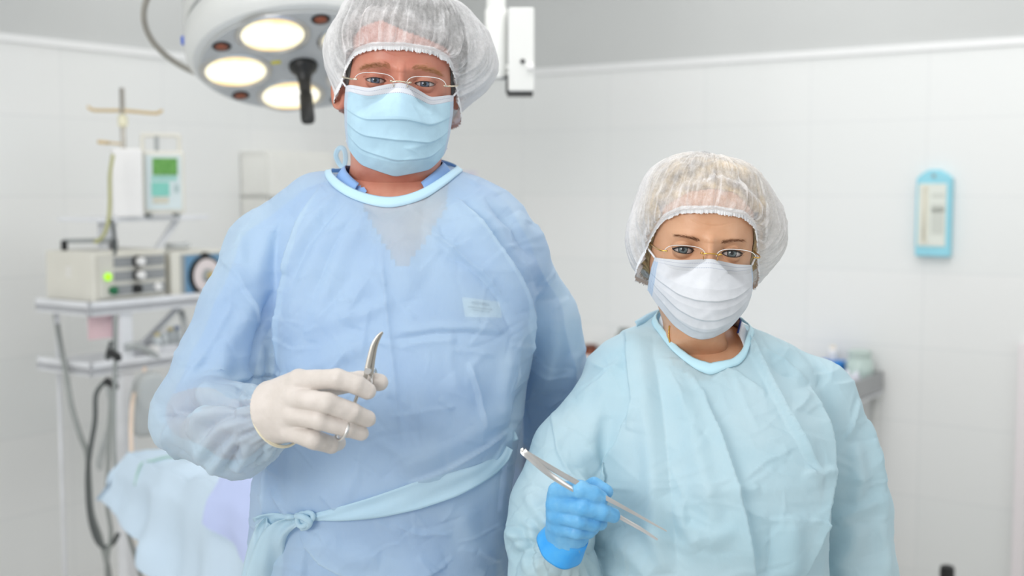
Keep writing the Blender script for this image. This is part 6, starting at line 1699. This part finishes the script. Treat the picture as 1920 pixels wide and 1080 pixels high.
FOLDS_WOMAN = [
    (1.50, [
        ([(1206, 622), (1192, 700), (1194, 760), (1184, 815)], 9, 18, 'step'),
        ([(1192, 770), (1160, 850), (1128, 900), (1110, 950)], 8, 12, 'step'),
        ([(1150, 850), (1185, 800), (1193, 760)], -3, 5, 'crease'),
        ([(1218, 650), (1217, 760), (1222, 900), (1228, 1060)], 6, 12, 'ridge'),
        ([(1240, 668), (1245, 760), (1250, 900), (1262, 1060)], -4, 8, 'crease'),
        ([(1262, 690), (1292, 790), (1312, 900), (1332, 1010)], 6, 13, 'ridge'),
        ([(1320, 735), (1350, 830), (1377, 940), (1404, 1078)], 12, 28, 'stepn'),
        ([(1300, 705), (1318, 735), (1340, 760)], 3, 5, 'crease'),
        ([(1410, 615), (1442, 690), (1472, 770), (1502, 850), (1528, 895)], 9, 13, 'step'),
        ([(1345, 690), (1400, 715), (1448, 745)], 3.5, 4, 'crease'),
        ([(1452, 676), (1500, 696), (1545, 735)], 3.5, 4, 'crease'),
        ([(1450, 695), (1490, 715), (1520, 720)], -3, 6, 'crease'),
        ([(1470, 660), (1530, 690), (1570, 740)], 4, 9, 'ridge'),
        ([(1547, 740), (1552, 840), (1545, 905), (1528, 965), (1500, 1075)], 12, 24, 'stepn'),
        ([(1540, 750), (1505, 775), (1480, 785)], 3, 6, 'crease'),
        ([(1462, 950), (1468, 1080)], 7, 16, 'ridge'),
        ([(1430, 960), (1425, 1080)], -4, 8, 'crease'),
        ([(1495, 880), (1520, 893), (1548, 890)], 5, 6, 'ridge'),
        ([(1500, 960), (1530, 985), (1545, 975)], 3, 4, 'crease'),
        ([(1365, 900), (1390, 903), (1412, 900)], 3, 4, 'crease'),
        ([(1375, 930), (1400, 945), (1425, 955)], 3, 4, 'crease'),
        ([(1280, 895), (1320, 900), (1358, 890)], 2.5, 5, 'crease'),
        ([(1285, 960), (1320, 985), (1365, 965)], 4, 10, 'ridge'),
        ([(1245, 915), (1268, 960), (1300, 1010)], 5, 10, 'ridge'),
        ([(1150, 1000), (1195, 1045), (1225, 1085)], 6, 12, 'ridge'),
        ([(1200, 960), (1230, 1000), (1245, 1060)], 4, 10, 'ridge')]),
    (1.58, [
        ([(1032, 752), (1044, 830), (1085, 905)], 4, 8, 'step'),
        ([(1150, 700), (1112, 790), (1080, 860)], 5, 13, 'ridge'),
        ([(1170, 680), (1130, 720), (1080, 750)], 3.5, 5, 'crease'),
        ([(1110, 690), (1140, 700), (1170, 690)], 3, 4, 'crease'),
        ([(1100, 820), (1120, 870), (1130, 900)], 4, 8, 'ridge'),
        ([(1080, 860), (1095, 910), (1100, 940)], 5, 8, 'ridge'),
        ([(985, 890), (1010, 930), (1030, 960)], 5, 10, 'ridge'),
        ([(1030, 950), (990, 985), (955, 1010)], -7, 7, 'crease')]),
    (1.46, [
        ([(960, 1005), (985, 1045), (1000, 1090)], 6, 9, 'ridge'),
        ([(990, 985), (1010, 1030), (1018, 1085)], 6, 8, 'ridge'),
        ([(1018, 970), (1032, 1020), (1040, 1085)], 6, 8, 'ridge'),
        ([(1005, 985), (1022, 1030), (1030, 1080)], -4, 5, 'crease'),
        ([(975, 1000), (998, 1040), (1010, 1085)], -4, 5, 'crease')]),
    (1.63, [
        ([(1605, 745), (1588, 780), (1572, 815)], 3.5, 8, 'step'),
        ([(1622, 790), (1642, 890), (1655, 970)], 6, 10, 'ridge'),
        ([(1590, 820), (1603, 900), (1592, 935)], 5, 10, 'ridge'),
        ([(1560, 975), (1600, 945), (1645, 930)], 5, 9, 'ridge'),
        ([(1600, 970), (1590, 1020), (1560, 1075)], 6, 14, 'ridge'),
        ([(1640, 960), (1655, 1020), (1660, 1080)], 5, 12, 'ridge')]),
]
woman['folds'] = FOLDS_WOMAN

man_o, man_H, man_g, man_bvh, man_nb = build_person(man)
build_face(man_o, man_H, man_A, skin_m, None, simple('sandy_brow_hair', srgb(190, 140, 98), 0.6, var=0.2, scale=60), eye_mat('iris_blue', srgb(82, 94, 112), srgb(50, 56, 68)))
build_hair(man_o, man_H, man_A, hair_mat('hair_grey', srgb(34, 32, 31), srgb(130, 127, 123)))
build_cap(man_o, man_H, man_A, cap_mat('cap_nonwoven_white', 0.47, 0.50))
build_mask(man_o, man_H, man_A, mask_mat('mask_blue', srgb(192, 226, 244), srgb(236, 240, 248), srgb(210, 228, 245)))
build_glasses(man_o, man_H, man_A, M['frame_silver'])

woman_o, woman_H, woman_g, woman_bvh, woman_nb = build_person(woman)
build_face(woman_o, woman_H, woman_A, skin_w, None, simple('brown_brow_hair', srgb(132, 88, 58), 0.6, var=0.2, scale=60), eye_mat('iris_grey', srgb(88, 98, 100), srgb(48, 54, 58)))
build_hair(woman_o, woman_H, woman_A, hair_mat('hair_blonde', srgb(84, 66, 46), srgb(232, 202, 146), (40, 120, 40)))
build_cap(woman_o, woman_H, woman_A, cap_mat('cap_nonwoven_sheer', 0.46, 0.42))
build_mask(woman_o, woman_H, woman_A, mask_mat('mask_white', srgb(228, 231, 236), srgb(232, 236, 242), srgb(206, 222, 240)))
build_glasses(woman_o, woman_H, woman_A, M['gold'])
# ------------------------------------------------------------------ gloved hands and the instruments they hold
def hand_px(lst): return [(at(px, py, Y), r) for px, py, Y, r in lst]
latex = glove_mat('latex_cream', srgb(207, 199, 192), srgb(217, 209, 203), 0.5)
nitrile = glove_mat('nitrile_blue', srgb(96, 172, 226), srgb(126, 190, 232), 0.42)

# man's right hand
fi = hand_px([(560, 715, 1.350, 0.0128), (632, 711, 1.330, 0.0114), (668, 721, 1.332, 0.0106), (689, 733, 1.338, 0.0098)])
fm = hand_px([(554, 747, 1.342, 0.0120), (612, 755, 1.314, 0.0112), (660, 773, 1.325, 0.0104), (689, 785, 1.338, 0.0094)])
fr_ = hand_px([(550, 778, 1.342, 0.0116), (600, 788, 1.320, 0.0106), (650, 803, 1.330, 0.0096), (677, 812, 1.342, 0.0087)])
fl = hand_px([(546, 808, 1.350, 0.0114), (588, 824, 1.330, 0.0108), (620, 834, 1.350, 0.0096), (634, 830, 1.372, 0.0088)])
ft = hand_px([(545, 735, 1.395, 0.0150), (620, 722, 1.392, 0.0130), (676, 714, 1.378, 0.0110), (712, 717, 1.370, 0.0098)])
palm = [hand_px([(515, 752, 1.382, 0.024), (560, 716, 1.352, 0.0142)]), hand_px([(505, 768, 1.378, 0.026), (555, 748, 1.346, 0.0136)]), hand_px([(505, 782, 1.378, 0.026), (551, 779, 1.346, 0.0132)]), hand_px([(505, 795, 1.382, 0.022), (547, 808, 1.353, 0.0128)]),
        hand_px([(508, 778, 1.394, 0.0375), (540, 770, 1.374, 0.029)])]
wc_ = at(522, 776, 1.388); wax = nrm(at(432, 802, 1.42) - at(500, 776, 1.385))
def wrist_cut(c, ax):
    return lambda X, Y, Z, d: np.maximum(d, (X - c[0]) * ax[0] + (Y - c[1]) * ax[1] + (Z - c[2]) * ax[2])
V, Q = glove_mesh([fi, fm, fr_, fl, ft], palm, seed=3, extra=wrist_cut(wc_, wax))
gm_o = mesh_obj('glove', V, Q, latex, man_o)
gm_o['label'] = 'cream latex glove'
# rolled cuff at the wrist
def cuff(pts, r, mat, parent, n=90):
    P = spline([at(*p) for p in pts], n, closed=True); V, Fc = tube_mesh(P, r, 10, closed=True)
    return mesh_obj('glove_cuff', V, Fc, mat, parent)
cu_, cv_, _ = frame_of(wax)
mb = MB()
for rr_, hh_2, tr_ in ((0.0386, 0.0002, 0.0017), (0.0384, -0.0028, 0.0009)):
    mb.tube([wc_ + (cu_ * math.cos(k) + cv_ * math.sin(k)) * rr_ + wax * hh_2 for k in np.linspace(0, 2 * PI, 72, endpoint=False)], tr_, 10, closed=True)
V, Fc = np.vstack(mb.V), mb.F; mesh_obj('glove_cuff', V, Fc, glove_mat('latex_roll', srgb(236, 226, 198), srgb(240, 232, 210)), gm_o)

# curved haemostat
def ring_mesh(c, u, v, a, b, r, n=40, m=10):
    P = [c + u * a * math.cos(k) + v * b * math.sin(k) for k in np.linspace(0, 2 * PI, n, endpoint=False)]
    return tube_mesh(P, r, m, closed=True)
def flatbar(pts, w, th, view=(0, -1, 0)):
    P = np.asarray(pts, float); n = len(P); T = np.gradient(P, axis=0); T /= np.linalg.norm(T, axis=1)[:, None]
    V = []; w = np.interp(np.linspace(0, 1, n), np.linspace(0, 1, len(w)), w); th = np.interp(np.linspace(0, 1, n), np.linspace(0, 1, len(th)), th)
    for i in range(n):
        b = nrm(np.cross(T[i], view)); q = nrm(np.cross(b, T[i]))
        for a in range(8):
            k = a * PI / 4 + PI / 8; V.append(P[i] + b * w[i] / 2 * math.copysign(min(1, abs(math.cos(k)) * 1.08), math.cos(k)) + q * th[i] / 2 * math.copysign(min(1, abs(math.sin(k)) * 1.08), math.sin(k)))
    Fc = []
    for i in range(n - 1):
        for a in range(8): Fc.append([i * 8 + a, i * 8 + (a + 1) % 8, i * 8 + 8 + (a + 1) % 8, i * 8 + 8 + a])
    Fc.append(list(range(8))[::-1]); Fc.append([(n - 1) * 8 + a for a in range(8)])
    return np.array(V), Fc
HY = 1.352
piv = at(690, 695, HY)
fc = empty('forceps', at(640, 812, 1.335), 'curved steel locking forceps held in the white glove', 'forceps')
V, Fc = flatbar(spline([at(687, 700, HY), at(693, 672, HY), at(699, 648, HY), at(708, 631, HY), at(717, 622, HY)], 30), [0.0062, 0.0058, 0.0048, 0.0034, 0.0016], [0.0035, 0.0035, 0.003, 0.0026, 0.0014])
mesh_obj('jaw', V, Fc, M['dull_steel'], fc, angle=40)
V, Fc = flatbar(spline([at(695, 702, HY + 0.005), at(699, 674, HY + 0.005), at(704, 650, HY + 0.004), at(711, 634, HY + 0.003), at(718, 623, HY + 0.002)], 30), [0.0062, 0.0056, 0.0046, 0.0032, 0.0016], [0.0035, 0.0035, 0.003, 0.0026, 0.0014])
mesh_obj('jaw', V, Fc, M['dull_steel'], fc, angle=40)
mb = MB(); mb.lathe([(0.0035, -0.005), (0.0038, -0.004), (0.0038, 0.006), (0.003, 0.0065)], piv, (0, 1, 0), 20); mb.obj('pivot_screw', M['steel'], fc, angle=40)
V, Fc = flatbar(spline([at(689, 695, HY + 0.002), at(680, 722, HY + 0.003), at(670, 742, HY + 0.002), at(662, 765, HY - 0.004), at(652, 790, HY - 0.012)], 30), [0.0055, 0.0042, 0.0038, 0.0038], [0.0034, 0.003, 0.003, 0.003])
sh = mesh_obj('shank', V, Fc, M['dull_steel'], fc, angle=40)
d12 = nrm(at(676, 810, 1.342) - at(600, 786, 1.318)); u_, v_, w_ = frame_of(d12)
V, Fc = ring_mesh(at(641, 806, 1.331), nrm(u_ * 0.3 + v_), nrm(u_), 0.0128, 0.0128, 0.0018)
V, Fc = ring_mesh(at(642, 804, 1.3305), u_, v_, 0.0125, 0.0125, 0.0017); mesh_obj('finger_ring', V, Fc, M['steel'], sh)
V, Fc = flatbar(spline([at(694, 696, HY + 0.006), at(697, 706, HY + 0.016), at(700, 712, HY + 0.026)], 16), [0.005, 0.0042, 0.0038], [0.0034, 0.003, 0.003])
sh2 = mesh_obj('shank', V, Fc, M['dull_steel'], fc, angle=40)
dt = nrm(at(712, 717, 1.370) - at(676, 714, 1.378)); u_, v_, w_ = frame_of(nrm(dt + np.array([0, 0.25, 0])))
V, Fc = ring_mesh(at(701, 715, 1.374), u_, v_, 0.0142, 0.0142, 0.0016); mesh_obj('finger_ring', V, Fc, M['steel'], sh2)

# woman's right hand
gi = hand_px([(1046, 922, 1.414, 0.0118), (1088, 918, 1.390, 0.0106), (1112, 928, 1.390, 0.0100), (1126, 935, 1.394, 0.0090)])
gm = hand_px([(1043, 946, 1.410, 0.0108), (1092, 952, 1.386, 0.0098), (1128, 960, 1.390, 0.0098), (1149, 966, 1.398, 0.0088)])
gr_ = hand_px([(1044, 966, 1.410, 0.0104), (1086, 976, 1.390, 0.0094), (1112, 981, 1.398, 0.0094), (1125, 981, 1.410, 0.0086)])
gl_ = hand_px([(1050, 985, 1.414, 0.0100), (1080, 997, 1.400, 0.0092), (1102, 996, 1.410, 0.0088), (1112, 990, 1.425, 0.0080)])
gt = hand_px([(1062, 962, 1.442, 0.0140), (1086, 928, 1.434, 0.0115), (1114, 912, 1.424, 0.0105), (1135, 922, 1.416, 0.0090)])
ww = at(1066, 1003, 1.436); aw = nrm((-0.38, 0.50, -0.78))
palm = [[(ww, 0.019), (at(1047, 926, 1.418), 0.0125)], [(ww, 0.020), (at(1045, 948, 1.413), 0.0125)], [(ww, 0.019), (at(1047, 968, 1.413), 0.012)], [(ww, 0.018), (at(1055, 986, 1.416), 0.0115)],
        [(ww + aw * 0.012, 0.0235), (at(1062, 985, 1.430), 0.0215)]]
V, Q = glove_mesh([gi, gm, gr_, gl_, gt], palm, seed=8, wr=0.0006, extra=wrist_cut(ww + aw * 0.010, aw))
gw_o = mesh_obj('glove', V, Q, nitrile, woman_o); gw_o['label'] = 'bright blue nitrile glove'
# flared cuff
K = 80; cu_, cv_, _ = frame_of(aw); V = []
ks = np.linspace(0, 2 * PI, K, endpoint=False)
for r, h in ((0.0240, -0.005), (0.0256, 0.003), (0.0272, 0.010), (0.0286, 0.017), (0.0298, 0.023), (0.0302, 0.0255)):
    wob = 1 + 0.035 * np.sin(ks * 3 + 1) * (h > 0.005) + 0.015 * np.sin(ks * 7)
    V.append(ww + aw * h + (r * wob)[:, None] * (np.cos(ks)[:, None] * cu_ + np.sin(ks)[:, None] * cv_))
V = np.vstack(V); b = np.arange(K); nx = np.roll(b, -1)
Fc = np.vstack([np.stack([j * K + b, j * K + nx, (j + 1) * K + nx, (j + 1) * K + b], 1) for j in range(5)])
o = mesh_obj('glove_cuff', V, Fc, glove_mat('nitrile_cuff_bright', srgb(56, 164, 244), srgb(84, 180, 246), 0.4), gw_o); md = o.modifiers.new('thickness', 'SOLIDIFY'); md.thickness = 0.0012; md.offset = 0

# long tweezers
tz = empty('tweezers', at(1042, 893, 1.388), 'long steel dissecting tweezers held in the blue glove', 'tweezers')
up = (0.45, -0.85, 0.3)
V, Fc = flatbar(spline([at(981, 845, 1.376), at(988, 851, 1.376), at(1060, 893, 1.384), at(1120, 925, 1.388), at(1190, 963, 1.388), at(1250, 996, 1.386)], 60), [0.0074, 0.0072, 0.0062, 0.0060, 0.0052, 0.0032, 0.0014], [0.0024, 0.0022, 0.0022, 0.0022, 0.0022, 0.0018, 0.0012], (0.1, -0.9, 0.35))
mesh_obj('tine', V, Fc, M['steel'], tz, angle=40)
V, Fc = flatbar(spline([at(981, 846, 1.3735), at(990, 855, 1.3715), at(1030, 889, 1.370), at(1075, 918, 1.384), at(1120, 941, 1.402), at(1160, 968, 1.402), at(1200, 991, 1.398), at(1233, 1012, 1.394)], 60), [0.0074, 0.0074, 0.0066, 0.0054, 0.0052, 0.0050, 0.0044, 0.0024], [0.0022, 0.0024, 0.0024, 0.0022, 0.0022, 0.0022, 0.0020, 0.0014], (0.1, -0.9, 0.35))
mesh_obj('tine', V, Fc, M['steel'], tz, angle=40)

# ------------------------------------------------------------------ belt with its knot, back ties, badge, necklace
belt_m = gown_mat('belt_cloth_blue', srgb(212, 238, 250), srgb(204, 234, 248), 0.18, 0.2)
def on_gown(bvh, pts, off): return [surf_pt(bvh, x, y, off) for x, y in pts]
path = spline([np.r_[p] for p in [(952, 838), (938, 862), (905, 886), (850, 908), (780, 930), (710, 950), (650, 962), (605, 968), (576, 972)]], 70)
P = on_gown(man_bvh, path, 0.004)
for _ in range(3): P = [P[0]] + [(P[i - 1] + 2 * P[i] + P[i + 1]) / 4 for i in range(1, len(P) - 1)] + [P[-1]]
V, Fc = ribbon(P, [0.016, 0.020, 0.024, 0.032, 0.034, 0.028, 0.020, 0.012, 0.007], 10, 0.0012)
belt = mesh_obj('belt', V, Fc, belt_m, man_o); md = belt.modifiers.new('thickness', 'SOLIDIFY'); md.thickness = 0.0008
path = spline([np.r_[p] for p in [(572, 972), (545, 974), (515, 974), (492, 976), (476, 980)]], 40)
P = on_gown(man_bvh, path, 0.004)
V, Fc = ribbon(P, [0.007, 0.014, 0.018, 0.016, 0.012], 8, 0.0022, 4)
o = mesh_obj('belt_end', V, Fc, belt_m, belt); md = o.modifiers.new('thickness', 'SOLIDIFY'); md.thickness = 0.0008
kc = surf_pt(man_bvh, 573, 972, 0.010)
mb = MB()
for (dx, dz, a, b, tilt) in ((0.002, 0.001, 0.0085, 0.0055, 0.5), (-0.004, -0.002, 0.0065, 0.0075, -0.4)):
    P = [kc + np.array([dx + a * math.cos(k) * math.cos(tilt) - b * math.sin(k) * math.sin(tilt), -0.004 * math.cos(k + 0.6), dz + a * math.cos(k) * math.sin(tilt) + b * math.sin(k) * math.cos(tilt)]) for k in np.linspace(0, 2 * PI, 36, endpoint=False)]
    mb.tube(P, 0.0034, 10, closed=True)
mb.tube(spline([kc + np.array([-0.012, 0.004, 0.002]), kc + np.array([-0.004, -0.006, 0.004]), kc + np.array([0.006, -0.007, -0.002]), kc + np.array([0.002, -0.001, -0.010]), kc + np.array([-0.006, 0.002, -0.013])], 30), [0.0045] * 31 if False else 0.004, 10)
mb.obj('knot', belt_m, belt)
for pts, w in (([(556, 978), (530, 990), (512, 1012), (500, 1050), (492, 1090), (486, 1140)], [0.010, 0.022, 0.034, 0.042, 0.046, 0.048]), ([(500, 978), (490, 1000), (482, 1040), (476, 1090), (470, 1150)], [0.012, 0.020, 0.030, 0.036, 0.040])):
    P = np.array(on_gown(man_bvh, spline([np.r_[p] for p in pts], 40), 0.012)); 
    for _ in range(6): P[1:-1] = (P[:-2] + 2 * P[1:-1] + P[2:]) / 4
    V, Fc = ribbon(P, w, 12, 0.004, 2)
    o = mesh_obj('belt_tail', V, Fc, gown_mat('belt_tail_sheer', srgb(218, 240, 249), srgb(210, 236, 248), 0.32, 0.2), belt); md = o.modifiers.new('thickness', 'SOLIDIFY'); md.thickness = 0.0008

# neck ties looping behind each neck
P = spline([at(655, 318, 1.77), at(640, 312, 1.78), at(630, 292, 1.78), at(636, 278, 1.78), at(645, 280, 1.78), at(648, 300, 1.775), at(640, 330, 1.77)], 40)
V, Fc = ribbon(P, [0.006, 0.007, 0.007, 0.007, 0.006], 4, 0.0, side=(0.3, -0.8, 0.2)); o = mesh_obj('neck_tie', V, Fc, belt_m, man_g); md = o.modifiers.new('thickness', 'SOLIDIFY'); md.thickness = 0.001
P = spline([at(1262, 606, 1.70), at(1245, 594, 1.72), at(1225, 598, 1.71), at(1208, 606, 1.70), at(1195, 612, 1.69)], 30)
V, Fc = ribbon(P, [0.020, 0.022, 0.020, 0.018, 0.016], 8, 0.003, side=(0.1, -0.9, 0.3)); o = mesh_obj('neck_tie', V, Fc, belt_m, woman_g); md = o.modifiers.new('thickness', 'SOLIDIFY'); md.thickness = 0.001
# side tie of the man's gown
P = spline([at(946, 818, 1.60), at(955, 812, 1.60), at(962, 828, 1.60)], 14)
V, Fc = ribbon(P, [0.010, 0.014, 0.016], 4, 0.001); o = mesh_obj('side_tie', V, Fc, belt_m, man_g); md = o.modifiers.new('thickness', 'SOLIDIFY'); md.thickness = 0.001

# paper badge seen through the cloth on his chest
c0 = [surf_pt(man_bvh, x, y, -0.0045) for x, y in ((866, 557), (936, 566), (942, 596), (872, 594))]
badge = mesh_obj('name_badge', np.array(c0 + [p + np.array([0, 0.0012, 0]) for p in c0]), [[0, 1, 2, 3], [7, 6, 5, 4], [0, 4, 5, 1], [1, 5, 6, 2], [2, 6, 7, 3], [3, 7, 4, 0]], simple('badge_paper', srgb(246, 248, 246), 0.5, var=0.01), man_o, smooth=False)
mb = MB(); bu, bv = nrm(c0[1] - c0[0]), nrm(c0[3] - c0[0])
bn = nrm(np.cross(bu, bv)); bn = -bn if bn[1] > 0 else bn
for k, (f, g0, n, h) in enumerate(((0.22, 0.014, 7, 0.0022), (0.46, 0.008, 12, 0.0012), (0.60, 0.012, 9, 0.0009))):
    for i in range(n): mb.box(c0[0] + bu * (g0 + i * (0.0028 if k else 0.0036)) + bv * (f * np.linalg.norm(c0[3] - c0[0])) + bn * 0.0006, bu, bv, bn, 0.0009 if k else 0.0012, h * (1 if i % 3 else 0.7), 0.0003)
mb.obj('lettering', simple('print_dark', srgb(90, 90, 96), 0.6), badge, smooth=False)
# gold chain on the woman's neck
rng = np.random.RandomState(5)
P = []
for x, y in spline([np.r_[p] for p in [(1255, 612), (1254, 624), (1255, 638), (1259, 650), (1266, 663)]], 30):
    P.append(surf_pt(woman_nb, x, y, 0.0022, default=1.6))
mb = MB()
for i in range(0, len(P) - 1):
    V, Fc = uvsphere(P[i], 0.0013, 8, 6); mb.add(V, Fc)
mb.tube(P, 0.0006, 6); mb.obj('necklace', M['gold'], woman_o)
